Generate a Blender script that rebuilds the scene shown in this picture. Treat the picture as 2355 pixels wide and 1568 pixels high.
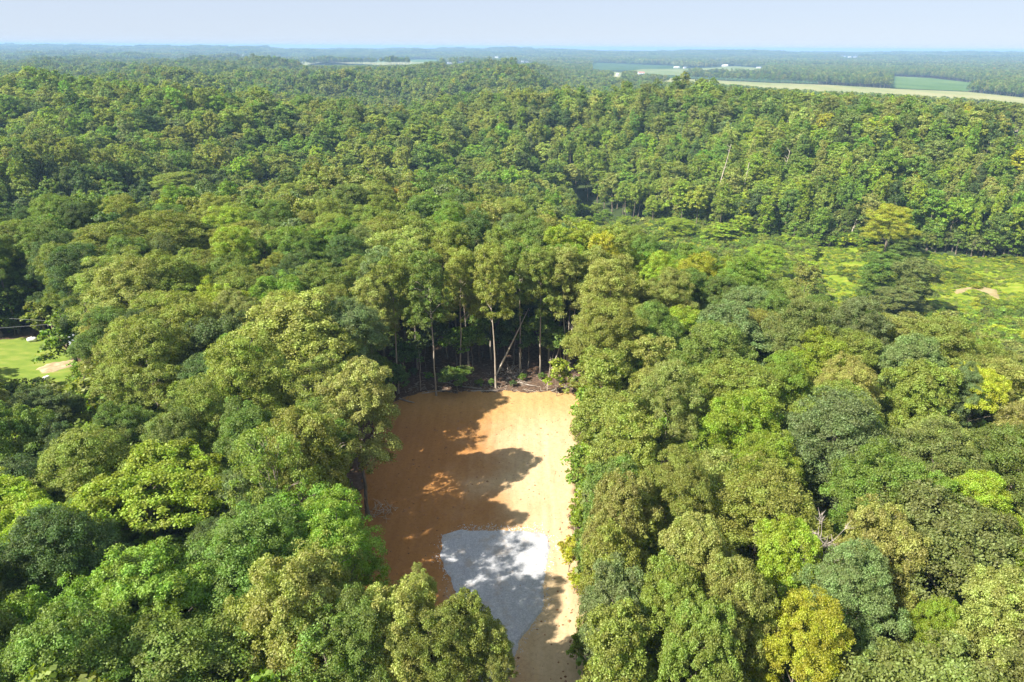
import bpy, math, random
import numpy as np
from mathutils import Matrix, Vector

for o in list(bpy.data.objects): bpy.data.objects.remove(o)
sc = bpy.context.scene
COL = sc.collection

# ------------------------------------------------------------------ camera
CAM_Z = 60.0; PITCH = 23.3; ROLL = 0.39; FPX = 2049 / 1.305; CX, CY = 1177.0, 784.0
cd = bpy.data.cameras.new('camera'); cam = bpy.data.objects.new('camera', cd); COL.objects.link(cam)
cd.sensor_width = 36; cd.lens = 24.0; cd.clip_start = 0.5; cd.clip_end = 60000
M = Matrix.Rotation(math.radians(90 - PITCH), 4, 'X') @ Matrix.Rotation(math.radians(ROLL), 4, 'Z')
cam.matrix_world = Matrix.Translation((0, 0, CAM_Z)) @ M
sc.camera = cam
R3 = np.array(M.to_3x3())

# ------------------------------------------------------------------ light
SUN_EL, SHADOW_DIR = 42.0, 33.0        # elevation; direction shadows fall, degrees from +X towards +Y
sd = math.radians(SHADOW_DIR); se = math.radians(SUN_EL)
to_sun = Vector((-math.cos(sd) * math.cos(se), -math.sin(sd) * math.cos(se), math.sin(se)))
world = bpy.data.worlds.new('World'); sc.world = world; world.use_nodes = True
nt = world.node_tree; nt.nodes.clear()
sky = nt.nodes.new('ShaderNodeTexSky'); sky.sky_type = 'NISHITA'; sky.sun_disc = False
sky.sun_elevation = se
sky.sun_rotation = math.atan2(to_sun.x, to_sun.y)
sky.altitude = 200; sky.air_density = 0.8; sky.dust_density = 0.0; sky.ozone_density = 4.0
bg = nt.nodes.new('ShaderNodeBackground'); bg.inputs['Strength'].default_value = 0.052
wo = nt.nodes.new('ShaderNodeOutputWorld')
hzm = nt.nodes.new('ShaderNodeMix'); hzm.data_type = 'RGBA'; hzm.inputs[0].default_value = 0.82      # milky summer air evens out the sky
hzm.inputs[7].default_value = (5.35, 5.98, 7.25, 1); nt.links.new(sky.outputs[0], hzm.inputs[6]); nt.links.new(hzm.outputs[2], bg.inputs[0]); nt.links.new(bg.outputs[0], wo.inputs[0])
sl = bpy.data.lights.new('sun', 'SUN'); sl.energy = 4.6; sl.angle = math.radians(0.55); sl.color = (1.0, 0.94, 0.84)
so = bpy.data.objects.new('sun', sl); COL.objects.link(so); so.location = (0, 0, 200)
so.rotation_euler = to_sun.to_track_quat('Z', 'Y').to_euler()
sc.view_settings.view_transform = 'Standard'; sc.view_settings.look = 'None'
sc.view_settings.exposure = 1.32; sc.view_settings.gamma = 1; sc.view_settings.use_curve_mapping = False
sc.render.engine = 'CYCLES'
sc.cycles.max_bounces = 5; sc.cycles.diffuse_bounces = 3; sc.cycles.glossy_bounces = 1
sc.cycles.transmission_bounces = 3; sc.cycles.volume_bounces = 0; sc.cycles.transparent_max_bounces = 4
sc.cycles.caustics_reflective = False; sc.cycles.caustics_refractive = False
sc.cycles.use_adaptive_sampling = True; sc.cycles.adaptive_threshold = 0.02
sc.cycles.use_denoising = True

# ------------------------------------------------------------------ terrain function
def sstep(x, a, b):
    t = np.clip((x - a) / (b - a), 0, 1); return t * t * (3 - 2 * t)
_rs = np.random.RandomState(5)
def sines(n, lam0, lam1, seed):
    r = np.random.RandomState(seed); a = r.uniform(0, 2 * np.pi, n); l = np.exp(r.uniform(np.log(lam0), np.log(lam1), n))
    return np.cos(a) * 2 * np.pi / l, np.sin(a) * 2 * np.pi / l, r.uniform(0, 6.28, n)
S1 = sines(7, 130, 260, 1); S2 = sines(7, 380, 900, 2); S3 = sines(8, 1500, 4200, 3)
def snoise(S, x, y):
    z = 0
    for kx, ky, p in zip(*S): z = z + np.sin(kx * x + ky * y + p)
    return z / math.sqrt(len(S[0]))
def seg_dist(x, y, a, b):
    ax, ay = a; bx, by = b; dx, dy = bx - ax, by - ay
    t = ((x - ax) * dx + (y - ay) * dy) / (dx * dx + dy * dy)
    side = (dx * (y - ay) - dy * (x - ax)) / math.hypot(dx, dy)
    return t, side
def terrain(x, y):
    x = np.asarray(x, float); y = np.asarray(y, float)
    r = np.hypot(x, y); ang = np.degrees(np.arctan2(x, y))
    far = sstep(r, 150, 320)
    z = far * (6.0 * snoise(S1, x, y)) + sstep(r, 300, 700) * (10 * snoise(S2, x, y) - 6) * (1 - .75 * sstep(r, 480, 700) * sstep(ang, 2, 7)) - 5 * sstep(r, 520, 760) * sstep(ang, 2, 7)
    # valley on the right: line from (40,385) to (230,165), slope beyond it rises away
    t, s = seg_dist(x, y, (40, 385), (230, 165))        # s>0 on the far side
    on = sstep(t, -0.55, 0.05) * (1 - sstep(t, 1.6, 2.4))
    prof = np.where(s > 0, 1 - sstep(s, 12, 150), 1 - sstep(-s, 72, 182))
    z = z - 26 * on * prof
    z = z + 9 * on * np.where(s > 0, sstep(s, 90, 170) * (1 - sstep(s, 230, 420)), 0)
    # ravine on the left
    t, s = seg_dist(x, y, (-230, 130), (-70, 330))
    on = sstep(t, -0.6, 0.1) * (1 - sstep(t, 0.9, 1.3))
    z = z - 17 * on * (1 - sstep(np.abs(s), 10, 62))
    # wooded shoulders far left and centre
    z = z + 9 * np.exp(-(((x + 330) / 170) ** 2 + ((y - 470) / 90) ** 2))
    z = z + 6 * np.exp(-(((x + 60) / 160) ** 2 + ((y - 560) / 80) ** 2))
    # farmed plain
    near_plain = sstep(r, 760, 1020) * sstep(ang, 1, 5)
    mid_plain = sstep(r, 2900, 3700) * sstep(ang, -19, -15)
    pm = np.maximum(near_plain, mid_plain) * (1 - sstep(r, 5200, 7000))
    z = z * (1 - pm) - 25 * pm
    lowland = sstep(r, 1500, 3200) * (1 - pm)
    z = z - 14 * lowland
    hills = sstep(r, 4600, 7800)
    z = z + hills * (24 + 13 * snoise(S3, x, y))
    # level ground round the clearing and the lawn
    return z
def gz(x, y): return float(terrain(x, y))

def ray(px, py):
    d = R3 @ np.array([(px - CX) / FPX, -(py - CY) / FPX, -1.0]); return d / np.linalg.norm(d)
def project(x, y, z):
    v = np.stack([np.asarray(x, float), np.asarray(y, float), np.asarray(z, float) - CAM_Z], -1) @ R3
    w = -v[..., 2]; w = np.where(w < 0.1, 0.1, w)
    return CX + FPX * v[..., 0] / w, CY - FPX * v[..., 1] / w, w
def hit(px, py, h=0.0, zplane=None):
    """world point where the line of sight of a photo position meets the ground + h"""
    d = ray(px, py)
    if zplane is not None:
        t = (CAM_Z - zplane) / -d[2]; return np.array([d[0] * t, d[1] * t, zplane])
    t = np.geomspace(15, 12000, 4000)
    x, y, z = d[0] * t, d[1] * t, CAM_Z + d[2] * t
    below = z <= terrain(x, y) + h
    k = int(np.argmax(below)) if below.any() else len(t) - 1
    return np.array([x[k], y[k], z[k]])
def in_poly(px, py, poly):
    px = np.asarray(px, float); py = np.asarray(py, float); r = np.zeros(px.shape, bool)
    n = len(poly)
    for i in range(n):
        x1, y1 = poly[i]; x2, y2 = poly[(i + 1) % n]
        c = ((y1 > py) != (y2 > py)) & (px < (x2 - x1) * (py - y1) / (y2 - y1 + 1e-12) + x1)
        r ^= c
    return r

# ------------------------------------------------------------------ helpers
def tag(o, label=None, cat=None, group=None, kind=None):
    if label: o['label'] = label
    if cat: o['category'] = cat
    if group: o['group'] = group
    if kind: o['kind'] = kind
    return o
def mesh_obj(name, verts, faces, mats, parent=None, smooth=False, link=True, midx=None):
    me = bpy.data.meshes.new(name)
    me.from_pydata([tuple(v) for v in verts], [], [tuple(f) for f in faces])
    for m in (mats if isinstance(mats, (list, tuple)) else [mats]): me.materials.append(m)
    if midx is not None: me.polygons.foreach_set('material_index', np.asarray(midx, np.int32))
    if smooth: me.polygons.foreach_set('use_smooth', np.ones(len(me.polygons), bool))
    me.update()
    o = bpy.data.objects.new(name, me)
    if link: COL.objects.link(o)
    if parent: o.parent = parent
    return o
def quad_mesh(name, V, mats, attrs=None, extra=None, tris=False):
    """V: (n,4,3) corners of separate quads; extra: (verts, faces, material index) joined in"""
    n = len(V); me = bpy.data.meshes.new(name)
    vv = V.reshape(-1, 3); nv = len(vv)
    loops = np.arange(nv, dtype=np.int32); starts = np.arange(0, nv, 4, dtype=np.int32); tot = np.full(n, 4, np.int32)
    mi = np.zeros(n, np.int32)
    if extra is not None:
        ev, ef, em = extra; ev = np.asarray(ev, float).reshape(-1, 3)
        l2 = np.concatenate([np.asarray(f, np.int32) for f in ef]) + nv
        t2 = np.array([len(f) for f in ef], np.int32)
        s2 = np.concatenate([[0], np.cumsum(t2)[:-1]]).astype(np.int32) + len(loops)
        vv = np.concatenate([vv, ev]); loops = np.concatenate([loops, l2]); starts = np.concatenate([starts, s2])
        tot = np.concatenate([tot, t2]); mi = np.concatenate([mi, np.full(len(ef), em, np.int32)])
    me.vertices.add(len(vv)); me.vertices.foreach_set('co', vv.astype(np.float32).ravel())
    me.loops.add(len(loops)); me.loops.foreach_set('vertex_index', loops.astype(np.int32))
    me.polygons.add(len(starts)); me.polygons.foreach_set('loop_start', starts.astype(np.int32))
    me.polygons.foreach_set('loop_total', tot)
    for m in mats: me.materials.append(m)
    me.polygons.foreach_set('material_index', mi)
    for k, a in (attrs or {}).items():
        at = me.attributes.new(k, 'FLOAT', 'POINT')
        full = np.zeros(len(vv), np.float32); full[:nv] = np.repeat(a, 4); at.data.foreach_set('value', full)
    me.update(calc_edges=True)
    return me
def tube(pts, rad, n=7):
    """tapered tube through points"""
    pts = [np.asarray(p, float) for p in pts]; V = []; F = []
    for i, p in enumerate(pts):
        a = pts[max(i - 1, 0)]; b = pts[min(i + 1, len(pts) - 1)]; d = b - a; d = d / (np.linalg.norm(d) + 1e-9)
        u = np.cross(d, [0.3, 1, 0.1] if abs(d[2]) > .7 else [0, 0, 1]); u /= np.linalg.norm(u); w = np.cross(d, u)
        for k in range(n):
            t = 2 * math.pi * k / n; V.append(p + rad[i] * (math.cos(t) * u + math.sin(t) * w))
    for i in range(len(pts) - 1):
        for k in range(n):
            k2 = (k + 1) % n; F.append((i * n + k, i * n + k2, (i + 1) * n + k2, (i + 1) * n + k))
    V.append(pts[-1]); e = len(V) - 1; b = (len(pts) - 1) * n
    for k in range(n): F.append((b + k, b + (k + 1) % n, e))
    return V, F
def join(parts):
    V = []; F = []
    for v, f in parts:
        o = len(V); V += list(v); F += [tuple(i + o for i in q) for q in f]
    return V, F
def box(x0, x1, y0, y1, z0, z1):
    V = [(x, y, z) for z in (z0, z1) for y in (y0, y1) for x in (x0, x1)]
    return V, [(0, 2, 3, 1), (4, 5, 7, 6), (0, 1, 5, 4), (2, 6, 7, 3), (0, 4, 6, 2), (1, 3, 7, 5)]

# ------------------------------------------------------------------ materials
def new_mat(name):
    m = bpy.data.materials.new(name); m.use_nodes = True; m.node_tree.nodes.clear()
    N = m.node_tree.nodes; out = N.new('ShaderNodeOutputMaterial'); return m, N, m.node_tree.links, out
def leaf_material():
    m, N, L, out = new_mat('foliage')
    tint = N.new('ShaderNodeAttribute'); tint.attribute_type = 'INSTANCER'; tint.attribute_name = 'tint'
    a1 = N.new('ShaderNodeAttribute'); a1.attribute_name = 'leaf_rand'
    a2 = N.new('ShaderNodeAttribute'); a2.attribute_name = 'clump_rand'
    # brightness and hue vary leaf by leaf and spray by spray
    mr = N.new('ShaderNodeMapRange'); L.new(a1.outputs['Fac'], mr.inputs['Value']); mr.inputs['To Min'].default_value = 0.5; mr.inputs['To Max'].default_value = 1.6
    mr2 = N.new('ShaderNodeMapRange'); L.new(a2.outputs['Fac'], mr2.inputs['Value']); mr2.inputs['To Min'].default_value = 0.76; mr2.inputs['To Max'].default_value = 1.24
    mu = N.new('ShaderNodeMath'); mu.operation = 'MULTIPLY'; L.new(mr.outputs[0], mu.inputs[0]); L.new(mr2.outputs[0], mu.inputs[1])
    hsv = N.new('ShaderNodeHueSaturation'); L.new(tint.outputs['Color'], hsv.inputs['Color']); L.new(mu.outputs[0], hsv.inputs['Value'])
    h = N.new('ShaderNodeMapRange'); L.new(a2.outputs['Fac'], h.inputs['Value']); h.inputs['To Min'].default_value = 0.478; h.inputs['To Max'].default_value = 0.516
    L.new(h.outputs[0], hsv.inputs['Hue'])
    s = N.new('ShaderNodeMapRange'); L.new(a1.outputs['Fac'], s.inputs['Value']); s.inputs['To Min'].default_value = 1.15; s.inputs['To Max'].default_value = 0.86
    L.new(s.outputs[0], hsv.inputs['Saturation'])
    df = N.new('ShaderNodeBsdfDiffuse'); L.new(hsv.outputs[0], df.inputs['Color'])
    tr = N.new('ShaderNodeBsdfTranslucent')
    mx = N.new('ShaderNodeMix'); mx.data_type = 'RGBA'; mx.blend_type = 'MULTIPLY'; mx.inputs[0].default_value = 1
    L.new(hsv.outputs[0], mx.inputs[6]); mx.inputs[7].default_value = (1.5, 1.6, 0.55, 1); L.new(mx.outputs[2], tr.inputs['Color'])
    gl = N.new('ShaderNodeBsdfGlossy'); gl.inputs['Roughness'].default_value = 0.6; gl.inputs['Color'].default_value = (0.9, 0.95, 1, 1)
    m1 = N.new('ShaderNodeMixShader'); m1.inputs[0].default_value = 0.40; L.new(df.outputs[0], m1.inputs[1]); L.new(tr.outputs[0], m1.inputs[2])
    m2 = N.new('ShaderNodeMixShader'); m2.inputs[0].default_value = 0.02; L.new(m1.outputs[0], m2.inputs[1]); L.new(gl.outputs[0], m2.inputs[2])
    L.new(m2.outputs[0], out.inputs[0]); return m
def simple(name, col, rough=0.85, var=0.25, scale=3.0, bump=0.0, spec=0.2, stretch=(1, 1, 1)):
    m, N, L, out = new_mat(name)
    tc = N.new('ShaderNodeTexCoord'); mp = N.new('ShaderNodeMapping'); mp.inputs['Scale'].default_value = stretch
    L.new(tc.outputs['Object'], mp.inputs[0])
    nz = N.new('ShaderNodeTexNoise'); nz.inputs['Scale'].default_value = scale; nz.inputs['Detail'].default_value = 6; L.new(mp.outputs[0], nz.inputs['Vector'])
    mr = N.new('ShaderNodeMapRange'); mr.inputs['From Min'].default_value = .3; mr.inputs['From Max'].default_value = .7
    mr.inputs['To Min'].default_value = 1 - var; mr.inputs['To Max'].default_value = 1 + var; L.new(nz.outputs['Fac'], mr.inputs['Value'])
    hs = N.new('ShaderNodeHueSaturation'); hs.inputs['Color'].default_value = (*col, 1); L.new(mr.outputs[0], hs.inputs['Value'])
    b = N.new('ShaderNodeBsdfPrincipled'); L.new(hs.outputs[0], b.inputs['Base Color']); b.inputs['Roughness'].default_value = rough
    b.inputs['Specular IOR Level'].default_value = spec
    if bump:
        bp = N.new('ShaderNodeBump'); bp.inputs['Strength'].default_value = bump; bp.inputs['Distance'].default_value = 0.1
        L.new(nz.outputs['Fac'], bp.inputs['Height']); L.new(bp.outputs[0], b.inputs['Normal'])
    L.new(b.outputs[0], out.inputs[0]); return m
LEAF = leaf_material()
BARK = simple('bark', (0.20, 0.165, 0.125), 0.9, 0.4, 2.5, 0.6, stretch=(3, 3, .5))
PALE_BARK = simple('pale_bark', (0.37, 0.315, 0.25), 0.9, 0.3, 2.5, 0.4, stretch=(3, 3, .5))

def noise_node(N, L, vec, scale, detail=6, rough=.55):
    n = N.new('ShaderNodeTexNoise'); n.inputs['Scale'].default_value = scale; n.inputs['Detail'].default_value = detail
    n.inputs['Roughness'].default_value = rough; L.new(vec, n.inputs['Vector']); return n.outputs['Fac']
def ramp(N, L, fac, stops):
    r = N.new('ShaderNodeValToRGB'); L.new(fac, r.inputs[0]); e = r.color_ramp.elements
    while len(e) < len(stops): e.new(0.5)
    for i, (p, c) in enumerate(stops): e[i].position = p; e[i].color = (*c, 1)
    return r.outputs[0]
def mixc(N, L, fac, a, b, mode='MIX'):
    m = N.new('ShaderNodeMix'); m.data_type = 'RGBA'; m.blend_type = mode
    if isinstance(fac, (int, float)): m.inputs[0].default_value = fac
    else: L.new(fac, m.inputs[0])
    for v, k in ((a, 6), (b, 7)):
        if isinstance(v, tuple): m.inputs[k].default_value = (*v, 1)
        else: L.new(v, m.inputs[k])
    return m.outputs[2]
def maprange(N, L, v, a, b, c=0.0, d=1.0, smooth=True):
    m = N.new('ShaderNodeMapRange'); L.new(v, m.inputs['Value']); m.inputs['From Min'].default_value = a; m.inputs['From Max'].default_value = b
    m.inputs['To Min'].default_value = c; m.inputs['To Max'].default_value = d
    if smooth: m.interpolation_type = 'SMOOTHSTEP'
    return m.outputs[0]
def math_node(N, L, op, a, b):
    m = N.new('ShaderNodeMath'); m.operation = op
    for i, v in enumerate((a, b)):
        if isinstance(v, (int, float)): m.inputs[i].default_value = v
        else: L.new(v, m.inputs[i])
    return m.outputs[0]

def ground_material():
    m, N, L, out = new_mat('forest_floor')
    g = N.new('ShaderNodeNewGeometry'); P = g.outputs['Position']
    litter = ramp(N, L, noise_node(N, L, P, 1.6, 8, .7), [(0.3, (.055, .038, .026)), (0.5, (.13, .085, .058)), (0.72, (.26, .175, .12))])
    green = ramp(N, L, noise_node(N, L, P, 0.12, 8, .7), [(0.3, (.035, .055, .022)), (0.7, (.075, .10, .035))])
    wood = ramp(N, L, noise_node(N, L, P, 0.012, 10, .75), [(0.3, (.028, .045, .022)), (0.5, (.042, .062, .028)), (0.7, (.07, .09, .04))])
    d = N.new('ShaderNodeVectorMath'); d.operation = 'LENGTH'; L.new(P, d.inputs[0])
    c = mixc(N, L, maprange(N, L, d.outputs['Value'], 160, 240), litter, green)
    c = mixc(N, L, maprange(N, L, d.outputs['Value'], 2000, 4000), c, wood)
    b = N.new('ShaderNodeBsdfDiffuse'); L.new(c, b.inputs['Color']); L.new(b.outputs[0], out.inputs[0]); return m
def dirt_material():
    m, N, L, out = new_mat('clay_dirt')
    g = N.new('ShaderNodeNewGeometry'); P = g.outputs['Position']; sp = N.new('ShaderNodeSeparateXYZ'); L.new(P, sp.inputs[0])
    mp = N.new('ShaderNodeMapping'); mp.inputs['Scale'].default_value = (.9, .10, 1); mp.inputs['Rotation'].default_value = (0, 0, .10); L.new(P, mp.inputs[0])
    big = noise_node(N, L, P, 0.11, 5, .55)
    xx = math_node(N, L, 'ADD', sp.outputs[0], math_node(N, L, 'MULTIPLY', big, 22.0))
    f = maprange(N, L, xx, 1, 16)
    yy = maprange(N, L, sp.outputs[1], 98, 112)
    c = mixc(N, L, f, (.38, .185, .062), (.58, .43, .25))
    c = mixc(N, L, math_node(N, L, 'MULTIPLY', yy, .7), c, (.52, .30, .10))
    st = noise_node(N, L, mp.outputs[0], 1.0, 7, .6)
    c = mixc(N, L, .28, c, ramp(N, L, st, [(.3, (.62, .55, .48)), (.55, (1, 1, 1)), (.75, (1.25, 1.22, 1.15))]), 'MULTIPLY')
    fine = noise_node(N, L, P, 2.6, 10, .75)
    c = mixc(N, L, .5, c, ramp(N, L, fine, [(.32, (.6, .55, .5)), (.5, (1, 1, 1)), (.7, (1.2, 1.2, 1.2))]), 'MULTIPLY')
    b = N.new('ShaderNodeBsdfDiffuse'); L.new(c, b.inputs['Color'])
    bp = N.new('ShaderNodeBump'); bp.inputs['Strength'].default_value = .5; bp.inputs['Distance'].default_value = .15
    L.new(math_node(N, L, 'ADD', fine, st), bp.inputs['Height']); L.new(bp.outputs[0], b.inputs['Normal'])
    L.new(b.outputs[0], out.inputs[0]); return m
def gravel_material():
    m, N, L, out = new_mat('white_gravel')
    g = N.new('ShaderNodeNewGeometry'); P = g.outputs['Position']
    fine = noise_node(N, L, P, 5, 10, .85); big = noise_node(N, L, P, .45, 8, .7); mid_ = noise_node(N, L, P, 1.7, 8, .8)
    c = ramp(N, L, fine, [(.34, (.30, .31, .33)), (.5, (.50, .51, .53)), (.64, (.70, .70, .70))])
    c = mixc(N, L, .6, c, ramp(N, L, mid_, [(.35, (.74, .74, .76)), (.6, (1.12, 1.1, 1.08))]), 'MULTIPLY')
    c = mixc(N, L, maprange(N, L, big, .50, .68, 0, .55), c, (.46, .37, .28))
    b = N.new('ShaderNodeBsdfDiffuse'); L.new(c, b.inputs['Color'])
    bp = N.new('ShaderNodeBump'); bp.inputs['Strength'].default_value = .8; bp.inputs['Distance'].default_value = .12
    L.new(math_node(N, L, 'ADD', fine, mid_), bp.inputs['Height']); L.new(bp.outputs[0], b.inputs['Normal']); L.new(b.outputs[0], out.inputs[0]); return m
def field_material(name, c0, c1, c2, sc_=0.004, row=None):
    m, N, L, out = new_mat(name)
    g = N.new('ShaderNodeNewGeometry'); P = g.outputs['Position']
    mp = N.new('ShaderNodeMapping'); mp.inputs['Scale'].default_value = row or (1, 1, 1); mp.inputs['Rotation'].default_value = (0, 0, .5); L.new(P, mp.inputs[0])
    c = ramp(N, L, noise_node(N, L, mp.outputs[0], sc_, 8, .6), [(.3, c0), (.5, c1), (.7, c2)])
    b = N.new('ShaderNodeBsdfDiffuse'); L.new(c, b.inputs['Color']); L.new(b.outputs[0], out.inputs[0]); return m

# ------------------------------------------------------------------ ground
def make_ground():
    rings = np.concatenate([[0.5], np.geomspace(8, 260, 90)[0:], np.geomspace(270, 16000, 150)]); na = 420
    th = np.linspace(0, 2 * np.pi, na, endpoint=False)
    Rr, T = np.meshgrid(rings, th, indexing='ij'); X = Rr * np.sin(T); Y = Rr * np.cos(T); Z = terrain(X, Y)
    V = np.stack([X, Y, Z], -1).reshape(-1, 3)
    i, k = np.meshgrid(np.arange(len(rings) - 1), np.arange(na), indexing='ij'); k2 = (k + 1) % na
    F = np.stack([i * na + k, (i + 1) * na + k, (i + 1) * na + k2, i * na + k2], -1).reshape(-1, 4)
    o = mesh_obj('ground', V, F[:, ::-1], ground_material(), smooth=True); tag(o, kind='structure')
    # cap
    return o
make_ground()

dl = np.array([[-9, 18], [-12, 30], [-15, 45], [-19, 62], [-21.5, 78], [-23, 92], [-23.5, 104], [-21, 112], [-15, 116]])
dr = np.array([[5.5, 18], [7.2, 30], [8.2, 45], [8.6, 60], [8.3, 74], [9.8, 84], [11.2, 95], [12.6, 105], [13.2, 112], [12.2, 115]])
def wob(t, s): return 0.35 * np.sin(t * .9 + s) + 0.25 * np.sin(t * 2.3 + 2 * s) + .15 * np.sin(t * 5.1 + s)
S4 = sines(14, 1.1, 9, 44); S5 = sines(6, 14, 40, 45)
def dirt_z(x, y):
    rut = 0
    for c, w in ((1.5, .5), (3.4, .5), (7.0, .45), (-6, .5), (-4.2, .5)):
        xc = c + 1.6 * np.sin(y * .045 + c); rut = rut - .05 * np.exp(-((x - xc) / w) ** 2) + .03 * np.exp(-((x - xc - .8) / w) ** 2)
    return .2 + .035 * snoise(S4, x, y) + .05 * snoise(S5, x, y) + rut
def strip(name, lf, rt, y0, y1, ny, nx, zf, mat, edge=.4, wk=1.0):
    ys = np.linspace(y0, y1, ny); V = []
    for y in ys:
        a = np.interp(y, lf[:, 1], lf[:, 0]) + wk * wob(y, 1.0); b = np.interp(y, rt[:, 1], rt[:, 0]) + wk * wob(y, 4.0)
        u = np.linspace(0, 1, nx); x = a + (b - a) * u; yy = np.full(nx, y) + wk * wob(x, 2.) * sstep(y, y1 - 8, y1)
        e = np.minimum(np.minimum((x - a), (b - x)), (y1 - y)) ; f = 1 - np.clip(e / edge, 0, 1)
        V.append(np.stack([x, yy, zf(x, yy) - .25 * f], -1))
    V = np.concatenate(V); i, k = np.meshgrid(np.arange(ny - 1), np.arange(nx - 1), indexing='ij'); a = i * nx + k
    F = np.stack([a, a + 1, a + nx + 1, a + nx], -1).reshape(-1, 4)
    return tag(mesh_obj(name, V, F, mat, smooth=True), kind='structure')
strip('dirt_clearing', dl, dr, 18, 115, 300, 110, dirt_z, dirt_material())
def gp(pts): return np.array([hit(px, py, zplane=.15)[:2] for px, py in pts])[::-1]
gl_ = gp([(1062, 1217), (1012, 1232), (1005, 1280), (1030, 1332), (1045, 1392), (1068, 1440), (1085, 1500), (1092, 1568)])
gr_ = gp([(1238, 1217), (1266, 1236), (1272, 1262), (1258, 1310), (1256, 1390), (1235, 1430), (1200, 1480), (1165, 1568)])
gl_ = np.concatenate([[[-7.5, 20]], gl_]); gr_ = np.concatenate([[[-3.2, 20]], gr_])
gy1 = min(gl_[-1, 1], gr_[-1, 1])
strip('gravel_pad', gl_, gr_, 20, gy1, 200, 50, lambda x, y: dirt_z(x, y) + .09, gravel_material(), edge=.5, wk=.3)

# meadow, lawn and straw patch: draped sheets
def drape(name, poly, step, mat, dz):
    poly = np.asarray(poly); x0, y0 = poly.min(0) - step; x1, y1 = poly.max(0) + step
    nx = int((x1 - x0) / step) + 1; ny = int((y1 - y0) / step) + 1
    X, Y = np.meshgrid(x0 + step * np.arange(nx), y0 + step * np.arange(ny), indexing='ij')
    ins = in_poly(X, Y, poly)
    # distance-free feather: outside vertices sink below ground
    Z = terrain(X, Y) + np.where(ins, dz, -.6)
    keep = ins[:-1, :-1] | ins[1:, :-1] | ins[1:, 1:] | ins[:-1, 1:]
    i, k = np.nonzero(keep); a = i * ny + k
    F = np.stack([a, a + ny, a + ny + 1, a + 1], -1)
    used = np.unique(F); mp = -np.ones(nx * ny, int); mp[used] = np.arange(len(used))
    V = np.stack([X, Y, Z], -1).reshape(-1, 3)[used]
    return tag(mesh_obj(name, V, mp[F], mat, smooth=True), kind='structure')
LAWN = np.array([hit(px, py)[:2] for px, py in [(-330, 820), (-100, 792), (60, 776), (125, 772), (168, 815), (185, 862), (150, 900), (-50, 960), (-330, 960)]])
drape('lawn', LAWN, 1.0, field_material('mown_grass', (.13, .20, .03), (.19, .26, .045), (.28, .30, .07), .22, (1, 2.5, 1)), .12)
STRAW = np.array([hit(px, py)[:2] for px, py in [(80, 850), (115, 836), (175, 828), (180, 842), (120, 858), (95, 862)]])
drape('dirt_path', STRAW, .5, field_material('straw', (.30, .22, .13), (.42, .33, .2), (.55, .45, .3), .8), .2)
MEADOW = np.array([hit(px, py)[:2] for px, py in [(1868, 572), (2010, 568), (2200, 590), (2345, 596), (2480, 650), (2400, 730), (2180, 740), (1990, 720), (1890, 690), (1865, 620)]])
drape('meadow', MEADOW, 2.0, field_material('rough_meadow', (.13, .19, .018), (.22, .29, .026), (.36, .34, .07), .16, (1, 2, 1)), .15)
PATH = np.array([hit(px, py)[:2] for px, py in [(2190, 668), (2250, 656), (2292, 668), (2306, 690), (2296, 702), (2280, 684), (2245, 668), (2195, 678)]])
drape('dirt_track', PATH, 1.0, field_material('bare_earth', (.28, .22, .10), (.36, .29, .14), (.42, .34, .2), .3), .3)
PZ = -24.4
MF = {'tan': field_material('ripe_crop', (.19, .23, .085), (.28, .285, .12), (.35, .32, .16), .012, (1, .3, 1)),
      'green': field_material('green_crop', (.07, .13, .04), (.10, .17, .05), (.15, .21, .07), .012, (1, .3, 1)),
      'dark': field_material('dark_crop', (.045, .09, .035), (.06, .11, .045), (.08, .13, .05), .012, (1, .3, 1)),
      'pasture': field_material('pasture', (.14, .19, .07), (.19, .23, .09), (.26, .27, .12), .012, (1, .5, 1))}
FIELDS_D = [('tan', 0, [(1490, 176), (1569, 181), (1769, 190), (1903, 195), (2069, 204.6), (2226, 211), (2354, 224.6), (2600, 246), (2600, 300), (2354, 270), (2100, 242), (1850, 219), (1640, 204), (1520, 190)]),
    ('green', 0, [(2052, 175), (2136, 179), (2226, 189), (2300, 200), (2224, 209.8), (2046, 202)]),
    ('dark', 0, [(1500, 173), (1569, 175.5), (1729, 177.5), (1880, 185), (1880, 193), (1769, 189), (1569, 180), (1500, 177)]),
    ('dark', 0, [(1350, 143), (1569, 152), (1569, 157), (1420, 162), (1360, 160)]),
    ('pasture', 0, [(1440, 163), (1474, 159.5), (1600, 157), (1690, 152), (1770, 158), (1730, 176), (1569, 174), (1480, 171)]),
    ('tan', 0, [(1360, 166), (1410, 165), (1470, 172), (1500, 176), (1420, 182), (1360, 174)]),
    ('tan', 0, [(666, 143), (785, 139.5), (935, 139), (1000, 143), (990, 152), (790, 153), (690, 150)]),
    ('green', 0, [(930, 134.5), (1010, 134), (1022, 139), (951, 140)]),
    ('green', 0, [(860, 135), (925, 133), (940, 138.5), (800, 139)]),
    ('tan', 0, [(620, 129.5), (685, 129.5), (688, 135), (623, 135)]),
    ('pasture', 0, [(1725, 143), (1735, 142), (1738, 152), (1725, 153)])]
FIELDS = []
for kind, _, pl in FIELDS_D:
    w = np.array([hit(px, py, zplane=PZ)[:2] for px, py in pl])
    if w[:, 1].max() > 5200: w = w * min(1, 5200 / w[:, 1].max())
    FIELDS.append(w)
    dz = .12 * len(FIELDS)
    tag(mesh_obj('field', [(x, y, PZ + dz) for x, y in w], [tuple(range(len(w)))], MF[kind]), kind='structure')

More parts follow.
